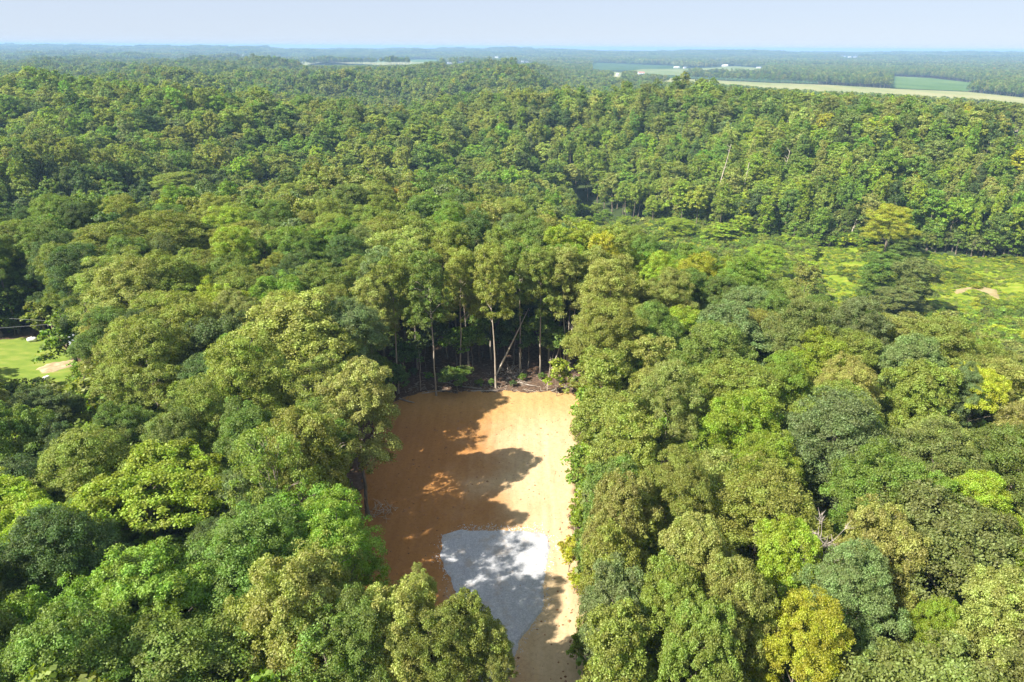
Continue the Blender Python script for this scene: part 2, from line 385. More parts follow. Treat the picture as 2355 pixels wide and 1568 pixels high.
# ------------------------------------------------------------------ tree models
RNG = np.random.RandomState(11)
def unit(v): return v / (np.linalg.norm(v, axis=-1, keepdims=True) + 1e-9)
def crown_points(rs, R, z0, z1, nl, style):
    """lobes (cx,cy,cz,rx,rz) that make up the crown"""
    H = z1 - z0; lobes = []
    if style == 'oak':             # irregular dome built of many leafy tufts
        ph = rs.uniform(0, 6.28, 3); ell = rs.uniform(.85, 1.15); ga = rs.uniform(0, 6.28)
        lobes.append((0, 0, z0 + H * .48, R * .50, H * .38))
        for i in range(nl * 7):
            a = rs.uniform(0, 6.28); u = rs.uniform(0, 1) ** .8        # u: 1 top, 0 skirt
            env = 1 + .14 * np.sin(2 * a + ph[0]) + .12 * np.sin(3 * a + ph[1]) + .08 * np.sin(5 * a + ph[2])
            w = np.cos(u * 1.45) ** .66; q = env * w * rs.uniform(.58, 1.04); zt = z0 + H * (.13 + .76 * np.sin(u * 1.5)) * rs.uniform(.84, 1.06)
            rr = rs.uniform(.15, .27)
            lobes.append((R * q * .86 * np.cos(a), R * q * .86 * np.sin(a), zt, R * rr, R * rr * rs.uniform(.8, 1.35)))
    elif style == 'upright':       # maple: many rising shoots
        for i in range(nl * 2):
            a = rs.uniform(0, 6.28); q = math.sqrt(rs.uniform(0, .55)); hh = 1 - .75 * q * q
            lobes.append((R * q * np.cos(a), R * q * np.sin(a), z0 + H * (.15 + .52 * hh * rs.uniform(.85, 1.05)), R * rs.uniform(.19, .27), H * rs.uniform(.24, .34)))
        lobes.append((0, 0, z0 + H * .42, R * .6, H * .38))
    elif style == 'layered':       # flat fans of foliage with gaps
        for i in range(nl * 3):
            a = rs.uniform(0, 6.28); q = math.sqrt(rs.uniform(.02, .75)); hh = 1 - .65 * q * q
            lobes.append((R * q * np.cos(a), R * q * np.sin(a), z0 + H * (.2 + .62 * hh * rs.uniform(.6, 1.02)), R * rs.uniform(.2, .32), H * rs.uniform(.07, .12)))
    elif style == 'edge':          # leaves down to the ground
        for i in range(nl * 3):
            t = rs.uniform(0, 1); a = rs.uniform(0, 6.28); w = math.sin(math.pi * (.16 + .62 * t)) ; q = rs.uniform(.25, .62) * w
            lobes.append((R * q * np.cos(a), R * q * np.sin(a), z0 + H * (.06 + .84 * t), R * rs.uniform(.25, .38), H * rs.uniform(.08, .14)))
        lobes.append((0, 0, z0 + H * .5, R * .45, H * .42))
    return np.array(lobes)
def build_crown(seed, R, z0, z1, nclump, nleaf, leaf, style, nl=7, rc=0.9, droop=0.0, upb=.5):
    rs = np.random.RandomState(seed); lobes = crown_points(rs, R, z0, z1, nl, style)
    C = []; Nn = []; tries = 0
    area = lobes[:, 3] * np.sqrt(lobes[:, 3] * lobes[:, 4]); pr = area / area.sum()
    while len(C) < nclump and tries < 60:
        k = rs.choice(len(lobes), 400, p=pr); d = unit(rs.normal(size=(400, 3))); d[:, 2] = np.where(d[:, 2] < -.35, -d[:, 2] * rs.uniform(0.2, 1, 400), d[:, 2]); d = unit(d)
        sc_ = lobes[k][:, [3, 3, 4]]; p = lobes[k][:, :3] + d * sc_ * rs.uniform(.72, 1.05, (400, 1))
        # drop those deep inside another lobe
        dd = ((p[:, None, 0] - lobes[None, :, 0]) ** 2 + (p[:, None, 1] - lobes[None, :, 1]) ** 2) / lobes[None, :, 3] ** 2 + (p[:, None, 2] - lobes[None, :, 2]) ** 2 / lobes[None, :, 4] ** 2
        ok = (dd.min(1) > .50)
        for q, n_ in zip(p[ok], unit(d[ok] / sc_[ok])):
            if len(C) < nclump: C.append(q); Nn.append(n_)
        tries += 1
    C = np.array(C); Nn = np.array(Nn); nc = len(C)
    per = nleaf // nc; k = np.repeat(np.arange(nc), per); n = len(k)
    crand = rs.uniform(0, 1, nc); rad = rc * rs.uniform(.65, 1.25, nc)
    d = unit(rs.normal(size=(n, 3)) + Nn[k] * .75 + np.array([0, 0, .35])); rr = rs.uniform(.1, 1.2, n) ** .6
    sp = np.array([1, 1, .72])
    P = C[k] + d * (rad[k] * rr)[:, None] * sp
    P[:, 2] -= droop * (np.hypot(P[:, 0] - C[k][:, 0], P[:, 1] - C[k][:, 1]) / rc) ** 2
    nrm = unit(d * .45 + Nn[k] * .4 + np.array([0, 0, upb]) + rs.normal(size=(n, 3)) * .75)
    t = unit(np.cross(nrm, rs.normal(size=(n, 3)))); b = np.cross(nrm, t)
    if droop: t = unit(t + np.array([0, 0, -.9]) * droop); b = unit(np.cross(nrm, t))
    s = leaf * rs.uniform(.6, 1.35, n)[:, None]; w = s * .36
    V = np.stack([P - t * s * .5, P + b * w + t * s * .05, P + t * s * .5, P - b * w + t * s * .05], 1)
    return V, dict(leaf_rand=rs.uniform(0, 1, n), clump_rand=crand[k]), C, lobes
def build_trunk(seed, C, lobes, z0, z1, R, r0, fork=.0, nlimb=14, sides=8, lean=0.):
    rs = np.random.RandomState(seed + 77); H = z1 - z0
    top = np.array([rs.uniform(-.5, .5) + lean, rs.uniform(-.5, .5), z0 + H * .72])
    pts = []; rad = []; m = 7
    for i in range(m + 1):
        t = i / m; p = top * t; p = p + np.array([rs.uniform(-.14, .14), rs.uniform(-.14, .14), 0]) * (0 < t < 1); p[2] = -0.6 + (top[2] + .6) * t
        pts.append(p); rad.append(r0 * (1.35 if i == 0 else 1) * (1 - .8 * t))
    parts = [tube(pts, rad, sides)]
    def at(zz):
        for i in range(m):
            if pts[i][2] <= zz <= pts[i + 1][2]:
                u = (zz - pts[i][2]) / (pts[i + 1][2] - pts[i][2]); return pts[i] * (1 - u) + pts[i + 1] * u, rad[i] * (1 - u) + rad[i + 1] * u
        return pts[-1], rad[-1]
    for j in rs.choice(len(C), min(nlimb, len(C)), replace=False):
        e = C[j]; zz = max(z0 * .72, min(e[2] - rs.uniform(.25, .55) * np.hypot(e[0], e[1]) - .8, top[2] * .98)); s, rr = at(zz); zz
        mid = (s + e) / 2 + np.array([0, 0, rs.uniform(.1, .9)]) + rs.uniform(-.3, .3, 3)
        q = (mid + e) / 2 + rs.uniform(-.25, .25, 3)
        parts.append(tube([s, mid, q, s + (e - s) * .97], [min(rr * .6, .14), min(rr * .45, .09), .05, .02], 5))
    return join(parts)

ALLM = {}
def model(name, seed, R, z0, z1, nclump, nleaf, leaf, style, **kw):
    tk = {k: kw.pop(k) for k in ('r0', 'nlimb', 'sides', 'pale') if k in kw}
    V, at, C, lobes = build_crown(seed, R, z0, z1, nclump, nleaf, leaf, style, **kw)
    tv, tf = build_trunk(seed, C, lobes, z0, z1, R, tk.get('r0', .28), nlimb=tk.get('nlimb', 16), sides=tk.get('sides', 8))
    ALLM[name] = (V, at, tv, tf, PALE_BARK if tk.get('pale') else BARK)
    return name
LN = 90000
near_models = {
 'oak': [model('oak%d' % i, 20 + i, 5.9, 9.5 - i * .7, 24, 640, LN, .162, 'oak', nl=8 + i, rc=.70, upb=.6) for i in range(5)],
 'drooping': [model('droop%d' % i, 40 + i, 5.8, 10, 23.5, 600, LN, .20, 'oak', nl=9, rc=.72, droop=.3, upb=.45) for i in range(3)],
 'open': [model('open%d' % i, 100 + i, 5.4, 8.5, 23, 150, 15000, .19, 'oak', nl=6 + i, rc=.72, upb=.5, nlimb=34) for i in range(2)],
 'maple': [model('maple%d' % i, 50 + i, 5.8, 8, 22.5, 600, LN, .162, 'upright', nl=11, rc=.62, upb=.7) for i in range(2)],
 'locust': [model('locust0', 60, 6.0, 10, 22, 440, 54000, .195, 'layered', nl=13, rc=.7, upb=.8)],
 'tall': [model('tall%d' % i, 70 + i, 4.9, 10.5, 27, 360, 44000, .20, 'oak', nl=8, rc=.7, upb=.5, nlimb=22, r0=.21, pale=True) for i in range(3)],
 'edge': [model('edge%d' % i, 80 + i, 4.3, 1.0, 21, 560, 56000, .20, 'edge', nl=10, rc=.65, upb=.45) for i in range(2)],
 'sapling': [model('sapling0', 90, 1.7, 1.2, 7.5, 60, 2600, .30, 'oak', nl=5, rc=.5, r0=.07, nlimb=10)],
 'understory': [model('under0', 92, 2.6, 2.5, 11, 110, 6500, .30, 'layered', nl=7, rc=.6, r0=.12, nlimb=12)],
 'shrub': [model('shrub0', 94, 1.4, .1, 2.2, 36, 1600, .26, 'oak', nl=5, rc=.45, r0=.04, nlimb=6)],
}
MESH = {}
for nm, (V, at, tv, tf, bk) in ALLM.items():
    cm = quad_mesh('crown', V, [LEAF], at)
    tm = bpy.data.meshes.new('trunk'); tm.from_pydata([tuple(v) for v in tv], [], tf); tm.materials.append(bk)
    tm.polygons.foreach_set('use_smooth', np.ones(len(tm.polygons), bool)); tm.update()
    MESH[nm] = (cm, tm)

TINT = {'o': (0.228, 0.268, 0.042), 't': (0.285, 0.312, 0.07), 'g': (0.155, 0.228, 0.034), 'd': (0.098, 0.15, 0.034), 'y': (0.255, 0.335, 0.022), 'Y': (0.37, 0.4, 0.022), 'b': (0.182, 0.232, 0.076), 'r': (0.5, 0.33, 0.03), 'm': (0.18, 0.278, 0.026), 'k': (0.18, 0.216, 0.05)}
CNAME = {'o': 'olive green', 't': 'pale tan-green', 'g': 'mid green', 'd': 'dark green', 'y': 'bright yellow-green', 'Y': 'golden yellow',
         'b': 'grey-green', 'r': 'orange-brown', 'm': 'fresh green', 'k': 'dull olive'}
KIND_OF = {'oak': 'oak_tree', 'open': 'oak_tree', 'drooping': 'oak_tree', 'maple': 'maple_tree', 'locust': 'locust_tree', 'tall': 'forest_tree', 'edge': 'leafy_tree', 'sapling': 'sapling', 'understory': 'young_tree', 'shrub': 'shrub'}

def vary(code, rs, amt=.12):
    c = np.array(TINT[code]); c = c * (1 + rs.uniform(-amt, amt)) * (1 + rs.uniform(-.07, .07, 3)); return c

# every tree: dict(x,y,R,H,style,code,explicit)
TREES = []
def add_at(px, py, w, code, style='oak', H=24, label=None, frac=.70, z=None):
    p = hit(px, py, h=H * frac); depth = project(*p)[2]; R = w / 2 * depth / FPX
    TREES.append(dict(x=p[0], y=p[1], R=float(R), H=H, style=style, code=code, label=label, exp=True)); return TREES[-1]
EXP = [
 # left of the clearing
 (345, 1160, 300, 'y', 'locust', 23, 'wide bright yellow-green locust with open fans of leaves, left foreground'),
 (375, 1410, 330, 'm', 'maple', 23, 'big fresh green maple with upright shoots at the photo\'s bottom left'),
 (90, 1290, 210, 'y', 'maple', 23, 'yellow-tipped maple at the photo\'s left edge, above the lowest maple'),
 (110, 1480, 260, 'm', 'maple', 22, 'leafy green maple filling the bottom left corner of the photo'),
 (230, 1230, 150, 'g', 'maple', 20, None), (540, 1190, 150, 'b', 'oak', 19, 'shaded blue-green tree between the bright locust and the clearing'),
 (535, 600, 130, 'y', 'oak', 24, None), (510, 735, 175, 'y', 'maple', 24, 'light green maple with pale branches among the left oaks'),
 (690, 790, 250, 't', 'drooping', 26, 'largest tan-green oak left of the clearing, its top catching the sun'), (805, 790, 150, 'b', 'oak', 24, 'grey-green oak on the corner left of the far trunks'),
 (560, 910, 230, 'o', 'oak', 26, None), (825, 955, 185, 't', 'drooping', 23, 'tan-green oak leaning out over the upper left corner of the dirt'),
 (700, 1075, 200, 'o', 'drooping', 24, None), (590, 1050, 170, 'g', 'oak', 23, None), (470, 1000, 170, 'o', 'oak', 24, None),
 (800, 1290, 220, 'm', 'oak', 23, 'fresh green dome-shaped tree left of the gravel pad'), (680, 1440, 250, 't', 'drooping', 24, 'tan-green oak with drooping leaves at the bottom, left of the gravel drive'),
 (905, 1500, 200, 't', 'drooping', 22, 'tan-green oak at the bottom edge, hiding the near corner of the gravel'), (1070, 1530, 160, 'o', 'drooping', 20, 'small olive oak at the bottom edge beside the gravel drive'),
 (620, 1250, 150, 'd', 'oak', 20, None), (520, 1310, 140, 'd', 'oak', 18, None),
 (250, 600, 190, 'o', 'oak', 26, None), (380, 570, 200, 'o', 'oak', 26, None), (255, 690, 150, 't', 'oak', 25, None), (310, 700, 190, 't', 'oak', 26, None), (400, 680, 190, 'o', 'oak', 26, None),
 (300, 850, 150, 'o', 'oak', 24, None), (350, 860, 190, 'o', 'oak', 25, None), (410, 440, 150, 'o', 'oak', 25, None), (150, 640, 110, 'o', 'oak', 24, None),
 (100, 960, 170, 'd', 'maple', 17, None), (40, 1010, 150, 'y', 'maple', 17, 'yellow-streaked maple at the left edge, just below the lawn'), (170, 1060, 160, 'd', 'maple', 20, None), (280, 1010, 150, 'g', 'maple', 20, None), (400, 1060, 160, 'k', 'oak', 22, None),
 (60, 1150, 190, 'd', 'oak', 18, None),
 (985, 1560, 190, 'o', 'oak', 21, None), (820, 1540, 200, 'g', 'oak', 22, None), (1135, 1572, 100, 't', 'oak', 18, None), (985, 1440, 90, 't', 'oak', 19, None),
 # right of the clearing
 (1400, 690, 180, 't', 'oak', 26, None), (1410, 800, 190, 'o', 'oak', 25, None), (1395, 905, 165, 'o', 'edge', 23, None), (1385, 985, 120, 'y', 'edge', 15, 'bright yellow-green tree at the dirt\'s right edge, near its far end'),
 (1440, 1060, 160, 'o', 'edge', 22, None), (1400, 1150, 160, 'g', 'edge', 20, None), (1440, 1230, 190, 't', 'drooping', 23, None), (1400, 1330, 150, 'o', 'edge', 21, None), (1440, 1430, 190, 'b', 'drooping', 22, None), (1420, 1540, 180, 'o', 'edge', 21, None),
 (1570, 610, 200, 'd', 'oak', 16, 'broad dark green crown behind the olive oaks, right of the clearing'), (1650, 660, 60, 'y', 'sapling', 13, None),
 (1700, 1010, 190, 'y', 'oak', 23, 'broad yellow-green tree in the middle of the right-hand woods'), (1800, 930, 140, 'm', 'oak', 23, None), (1740, 1110, 150, 'y', 'oak', 21, None),
 (2240, 925, 125, 'Y', 'locust', 23, 'golden yellow-green crown standing out at the right of the photo'),
 (2090, 880, 170, 'b', 'oak', 23, None), (2190, 940, 100, 'b', 'oak', 22, None), (1870, 870, 150, 'y', 'oak', 23, None), (1950, 940, 150, 't', 'oak', 23, None),
 (1990, 1170, 220, 'g', 'oak', 24, None), (2130, 1200, 170, 'm', 'maple', 23, None), (2240, 1230, 170, 'y', 'oak', 22, 'yellow-green vine-covered tree near the photo\'s right edge'), (2320, 1370, 130, 'y', 'oak', 20, None),
 (1800, 1345, 170, 'y', 'drooping', 22, 'yellow-tinged oak in the right foreground, above the brightest yellow tree'), (1820, 1520, 180, 'Y', 'oak', 22, 'brightest yellow tree at the bottom edge, right foreground'), (1960, 1430, 210, 'b', 'oak', 23, None),
 (1590, 1330, 210, 't', 'drooping', 24, None), (1520, 1440, 190, 'o', 'drooping', 23, None), (1660, 1440, 190, 't', 'drooping', 24, None), (1600, 1540, 200, 'o', 'drooping', 23, None),
 (2110, 1500, 130, 'y', 'oak', 20, None), (2270, 1490, 210, 't', 'drooping', 23, None), (2020, 1310, 190, 't', 'drooping', 24, None), (1560, 1170, 180, 'o', 'oak', 24, None), (1540, 960, 180, 't', 'oak', 25, None),
 # valley
 (2050, 515, 112, 'Y', 'oak', 26, 'golden tree rising behind the meadow on the right'), (2030, 620, 130, 'g', 'edge', 20, 'green tree standing between the two meadow openings, nearer left'), (2105, 640, 130, 'k', 'edge', 21, 'dull olive tree beside the right-hand meadow opening'),
 (2060, 690, 110, 'k', 'edge', 13, None), (1985, 735, 120, 'o', 'oak', 17, None), (2075, 570, 90, 'g', 'edge', 15, None),
 (1830, 455, 40, 'Y', 'oak', 18, None), (1705, 515, 65, 'y', 'oak', 14, None), (2115, 415, 70, 'Y', 'oak', 20, None), (908, 482, 34, 'r', 'oak', 22, 'small orange autumn tree in the middle of the green canopy'), 
 (530, 290, 60, 'y', 'oak', 25, None), (700, 235, 55, 'y', 'oak', 27, None), (20, 270, 90, 'y', 'oak', 25, None),
 (1560, 520, 90, 'y', 'edge', 12, None), (1660, 530, 80, 'y', 'edge', 11, None), (1760, 520, 80, 'y', 'edge', 12, None), (1760, 600, 100, 'y', 'oak', 19, None), (1850, 640, 80, 'o', 'oak', 19, None),
]
for px, py, w, code, style, H, lab in EXP: add_at(px, py, w, code, style, H, lab)
for x_, y_, c_ in [(-26, 103, 'g'), (-26, 94, 'o'), (-25.5, 86, 't'), (-24.5, 78, 'o'), (-23.5, 70, 'g'), (-22.5, 62, 'o'), (-27.5, 65, 'g'), (-23.5, 57.5, 'o'), (-19.5, 54, 'm'), (-17, 46, 'o'), (-13.5, 39, 'g')]:
    TREES.append(dict(x=x_, y=y_, R=4.7, H=27 if y_ == 57.5 else 22, style='open', noswell=True, code=c_, label=None, exp=True))
# far edge of the clearing: (base px, base py, height, tilt deg towards +x)
FAR_EDGE = [(862, 925, 25), (915, 905, 27), (1003, 912, 28), (1058, 868, 27), (1078, 850, 25), (1140, 892, 28), (1197, 850, 28), (1240, 862, 27), (1298, 862, 27), (1262, 835, 26), (1028, 826, 26), (960, 850, 27)]
for i, (px, py, H) in enumerate(FAR_EDGE):
    p = hit(px, py)
    TREES.append(dict(x=p[0], y=p[1], R=4.6, H=H, style='tall', code='togotogotgot'[i], label=None, exp=True, faredge=True))

# openings that stay free of taller trees in front of them (photo positions)
WINDOWS = [
 [(890, 960), (1000, 900), (1330, 905), (1322, 1110), (1300, 1200), (1325, 1290), (1330, 1568), (1165, 1568), (1120, 1480), (1010, 1440), (930, 1400), (900, 1250), (850, 1120), (860, 1070)],
 [(880, 760), (1315, 760), (1325, 900), (880, 915)],
 [(-60, 790), (60, 776), (125, 772), (163, 815), (163, 852), (90, 868), (-60, 872)],
 [(1888, 580), (1960, 585), (1980, 610), (1968, 680), (1925, 690), (1900, 650), (1884, 620)],
 [(2168, 605), (2330, 620), (2340, 650), (2305, 700), (2200, 700), (2162, 660)],
 [(1500, 184), (1569, 183), (1769, 192), (1903, 197), (2069, 206.6), (2226, 213), (2354, 226), (2354, 233), (2220, 222), (2000, 211), (1830, 203), (1600, 186), (1500, 186)],
 [(2060, 177), (2136, 181), (2222, 191), (2220, 206), (2052, 200)],
 [(1365, 145), (1565, 154), (1565, 157), (1420, 160), (1365, 158)],
 [(1480, 160), (1568, 159), (1568, 173), (1520, 170), (1480, 166)],
 [(1640, 150), (1690, 150), (1690, 156), (1640, 156)],
 [(690, 143), (785, 141), (935, 141), (985, 143), (930, 148), (790, 149), (700, 149)],
 [(945, 136), (1004, 135), (1010, 139), (955, 140)],
]
for bx, by in [(1666, 150), (1646, 139), (1744, 155), (1555, 155), (1574, 155), (1474, 168), (1419, 173), (1198, 142), (1212, 142), (1141, 133), (1033, 144), (1060, 142), (556, 128), (1939, 130), (1953, 131), (1966, 131)]:
    WINDOWS.append([(bx - 7, by - 3), (bx + 7, by - 3), (bx + 7, by + 2.5), (bx - 7, by + 2.5)])
WINDOWS += [[(214, 782), (233, 780), (233, 802), (214, 802)], [(2330, 290), (2348, 290), (2348, 303), (2330, 303)], [(95, 855), (125, 855), (125, 880), (95, 880)]]
lawn_keep = LAWN; dirt_poly = np.concatenate([dl, dr[::-1]])
def blocked(x, y, R, H, zt=None, crown0=.3):
    """True where a tree would stand in or hide an open place"""
    z = terrain(x, y) if zt is None else zt
    bad = in_poly(x, y, dirt_poly) | in_poly(x, y, lawn_keep) | (in_poly(x, y, MEADOW) & (np.hypot(x, y) < 400))
    for f in FIELDS: bad |= in_poly(x, y, f)
    for fz in np.linspace(crown0, 1.0, 7):
        for k in (-1.1, -.5, 0, .5, 1.1):
            if fz > .85 and abs(k) > .6: continue
            px, py, w = project(x + k * R, y, z + H * fz)
            for wn in WINDOWS: bad |= in_poly(px, py, wn) & (w > 1)
    return bad
PTS = [(t['x'], t['y'], t['R']) for t in TREES]
# ---- fill the near woods
rs = np.random.RandomState(7)
def zone_code(x, y, rs):
    px, py, _ = project(x, y, terrain(x, y) + 17)
    n1 = float(snoise(S1, x * 3.1 + 40, y * 3.1)); u = rs.uniform()
    if px > 1250:
        w = dict(o=.40, t=.26, g=.12, y=.06, b=.05, m=.05, d=.02, k=.05) if py > 700 else dict(o=.24, g=.16, y=.26, t=.12, m=.14, b=.04, d=.03, Y=.03)
    elif py > 980: w = dict(o=.3, g=.2, m=.2, t=.1, d=.12, y=.08)
    elif px < 330 and 400 < py < 720: w = dict(d=.55, g=.3, o=.15)  # shade of the left hollow put into the colour: mostly dark green trees
    else: w = dict(o=.36, t=.13, g=.2, d=.12, k=.1, m=.05, b=.03, y=.01)
    if n1 > .8: w['g'] = w.get('g', 0) + .3
    if n1 < -.8: w['o'] = w.get('o', 0) + .3
    ks = list(w); p = np.array([w[k] for k in ks]); return ks[int(np.searchsorted(np.cumsum(p / p.sum()), u))]
cand = []
for gy in np.arange(-25, 330, 3.1):
    for gx in np.arange(-300, 330, 3.1):
        x = gx + rs.uniform(-1.5, 1.5); y = gy + rs.uniform(-1.5, 1.5)
        if abs(math.degrees(math.atan2(x, max(y + 45, 1)))) < 47: cand.append((x, y))
cand = np.array(cand); cand = cand[rs.permutation(len(cand))]
Rc = rs.uniform(4.3, 6.6, len(cand)); Hc = rs.uniform(20, 24.5, len(cand)) + 1.3 * snoise(S1, cand[:, 0] * 4, cand[:, 1] * 4)
bl = blocked(cand[:, 0], cand[:, 1], Rc, Hc)
# trees right behind the clearing stand clear of the trunk window
arr = np.array(PTS); px_, py_, R_ = arr[:, 0].tolist(), arr[:, 1].tolist(), arr[:, 2].tolist()
grid = {}
def gk(x, y): return (int(x // 12), int(y // 12))
for i in range(len(px_)): grid.setdefault(gk(px_[i], py_[i]), []).append(i)
for (x, y), R, H, b in zip(cand, Rc, Hc, bl):
    tall = (-27 < x < 20 and 116 < y < 150)
    if b and not tall: continue
    if tall and (in_poly(x, y, dirt_poly) or y < 118): continue
    kx, ky = gk(x, y); ok = True; f = .60
    for i in range(kx - 1, kx + 2):
        for j in range(ky - 1, ky + 2):
            for q in grid.get((i, j), ()):
                if (px_[q] - x) ** 2 + (py_[q] - y) ** 2 < (f * (R_[q] + R)) ** 2: ok = False; break
    if not ok: continue
    grid.setdefault((kx, ky), []).append(len(px_)); px_.append(x); py_.append(y); R_.append(R)
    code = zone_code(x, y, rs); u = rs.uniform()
    st = 'tall' if tall else ({'m': 'maple', 'y': 'maple'}.get(code, 'oak') if u < .55 else ('drooping' if math.hypot(x, y) < 110 and u < .8 else 'oak'))
    if st == 'oak' and u > .93: st = 'locust'
    if 5 < x < 22 and y < 112 and not tall: st = 'edge'; H = rs.uniform(17, 22); R = min(R, 4.6)
    if tall: H = rs.uniform(25, 28)
    vt, vs = seg_dist(x, y, (40, 385), (230, 165))
    if x < 28: vt = 9
    if -.35 < vt < 1.5 and -105 < vs < 14 and rs.uniform() < .5: continue
    if -.35 < vt < 1.5 and -152 < vs < 14:
        H = rs.uniform(5, 9) + 10 * max(0, (-vs - 75) / 77); st = 'edge' if u < .5 else 'oak'; code = 'yymotmyyto'[rs.randint(10)]; R = min(R, rs.uniform(2.6, 4.2) + (1.2 if vs < -80 else 0))
    elif -.35 < vt < 1.5 and 14 <= vs < 95: st = 'edge' if u < .75 else 'tall'; H = rs.uniform(20, 26); code = 'gmyogmymdt'[rs.randint(10)]
    TREES.append(dict(x=x, y=y, R=R, H=H, style=st, code=code, label=None, exp=False))
# understorey inside the trunk window and along the right edge
for px, py, w, code, H, st, lab in [(1050, 800, 80, 'm', 10, 'understory', 'fresh green young tree in front of the dark far trunks'), (1050, 872, 85, 'g', 6, 'understory', 'low green young tree at the foot of the far trunks'),
      (1283, 868, 60, 'y', 8, 'sapling', 'bright yellow-green sapling at the far right corner of the dirt'), (905, 880, 70, 'd', 8, 'understory', None), (975, 800, 60, 'd', 9, 'understory', None),
      (1160, 790, 70, 'd', 8, 'understory', None), (1215, 800, 60, 'd', 9, 'understory', None), (1270, 800, 60, 'd', 9, 'understory', None), (1110, 780, 70, 'd', 8, 'understory', None), (870, 860, 70, 'g', 10, 'understory', None), (930, 830, 70, 'd', 9, 'understory', None)]:
    t = add_at(px, py, w, code, st, H, lab, .5)
for px, py, w, code, H, lab in [(1312, 1278, 60, 'Y', 5.5, 'small golden sapling at the right edge, beside the gravel pad'), (1322, 1340, 40, 'Y', 4, 'little yellow sapling just below the golden one on the right edge'), (1330, 1500, 50, 'y', 5, 'yellow-green sapling on the right edge, near the bottom of the photo'),
      (1335, 1085, 45, 'm', 6, 'slim green sapling on the right edge of the bare dirt'), (1328, 1195, 50, 'y', 6, 'yellow-green sapling on the right edge, above the gravel pad')]:
    add_at(px, py, w, code, 'sapling', H, lab, .5)
for k, (px, py, w, H) in enumerate([(885, 800, 75, 12), (995, 780, 70, 13), (1085, 800, 60, 11), (1100, 760, 70, 14), (1180, 770, 75, 13), (1245, 775, 70, 13), (1290, 800, 70, 11), (960, 760, 70, 14), (1015, 730, 75, 16), (1145, 735, 75, 16), (1205, 730, 70, 16)]):
    add_at(px, py, w, 'gdmgdg'[k % 6], 'understory', H, None, .5)
for k in range(26):
    y = 28 + k * 3.4 + rs.uniform(-1, 1); x = np.interp(y, dr[:, 1], dr[:, 0]) + rs.uniform(.3, 1.9)
    TREES.append(dict(x=float(x), y=float(y), R=rs.uniform(.9, 1.7), H=rs.uniform(1.6, 3.4), style='shrub', code='gymogkm'[k % 7], label=None, exp=True))
for k in range(12):
    x = -22 + k * 3.1 + rs.uniform(-1, 1); y = 116.5 + rs.uniform(0, 5)
    TREES.append(dict(x=float(x), y=float(y), R=rs.uniform(.6, 1.2), H=rs.uniform(.9, 1.8), style='shrub', code='gdm'[k % 3], label=None, exp=True))

# ------------------------------------------------------------------ choose which trees are things of their own
for t in TREES:
    t['z'] = gz(t['x'], t['y']); px, py, w = project(t['x'], t['y'], t['z'] + t['H'] * .75)
    t['px'], t['py'], t['w'] = float(px), float(py), float(w)
    pyt = float(project(t['x'], t['y'], t['z'] + t['H'])[1])
    t['inframe'] = (-t['R'] * FPX / w * .6 < px < 2354 + t['R'] * FPX / w * .6) and pyt < 1560 and py > 60 and w > 5
    t['size'] = t['R'] / w if t['inframe'] else 0
big = sorted([t for t in TREES if t['style'] not in ('shrub', 'sapling', 'understory') and t['inframe']], key=lambda t: (-bool(t['label'] or t.get('faredge')), -t['size']))
THINGS = big[:330] + [t for t in TREES if t['style'] in ('shrub', 'sapling', 'understory')]
REST = [t for t in TREES if not any(t is q for q in THINGS)] if len(TREES) < 4000 else []

def ordn(n):
    w = ['first', 'second', 'third', 'fourth', 'fifth', 'sixth', 'seventh', 'eighth', 'ninth', 'tenth', 'eleventh', 'twelfth', 'thirteenth', 'fourteenth', 'fifteenth', 'sixteenth', 'seventeenth', 'eighteenth', 'nineteenth', 'twentieth']
    if n <= 20: return w[n - 1]
    return {2: 'twenty', 3: 'thirty', 4: 'forty'}[n // 10] + '-' + w[n % 10 - 1] if n % 10 else {3: 'thirtieth', 4: 'fortieth'}[n // 10]
LEVELS = [(-99, 40, 'the bottom edge'), (40, 50, 'the gravel drive'), (50, 59, 'the gravel pad\'s near part'), (59, 68, 'the gravel pad\'s middle'), (68, 77, 'the gravel pad\'s far edge'),
          (77, 86, 'the dirt\'s near half'), (86, 95, 'the dirt\'s middle'), (95, 104, 'the dirt\'s far half'), (104, 114, 'the dirt\'s far end')]
NOUN = {'oak': 'oak', 'open': 'oak', 'drooping': 'oak', 'maple': 'maple', 'locust': 'open-crowned tree', 'tall': 'tall tree', 'edge': 'leafy tree', 'sapling': 'sapling', 'understory': 'young tree', 'shrub': 'shrub'}
buckets = {}
for t in THINGS:
    if t['label']: continue
    if t['style'] == 'shrub': key = ('shrub', 'right' if t['y'] < 114 else 'far')
    elif t['style'] in ('understory', 'sapling'): key = ('young',)
    elif t.get('faredge'): key = ('edge',)
    elif t['y'] < 114:
        lv = [i for i, l in enumerate(LEVELS) if l[0] <= t['y'] < l[1]][0]; key = ('right' if t['x'] > -5 else 'left', lv)
    else: key = ('behind', int((t['y'] - 114) // 10))
    buckets.setdefault(key, []).append(t)
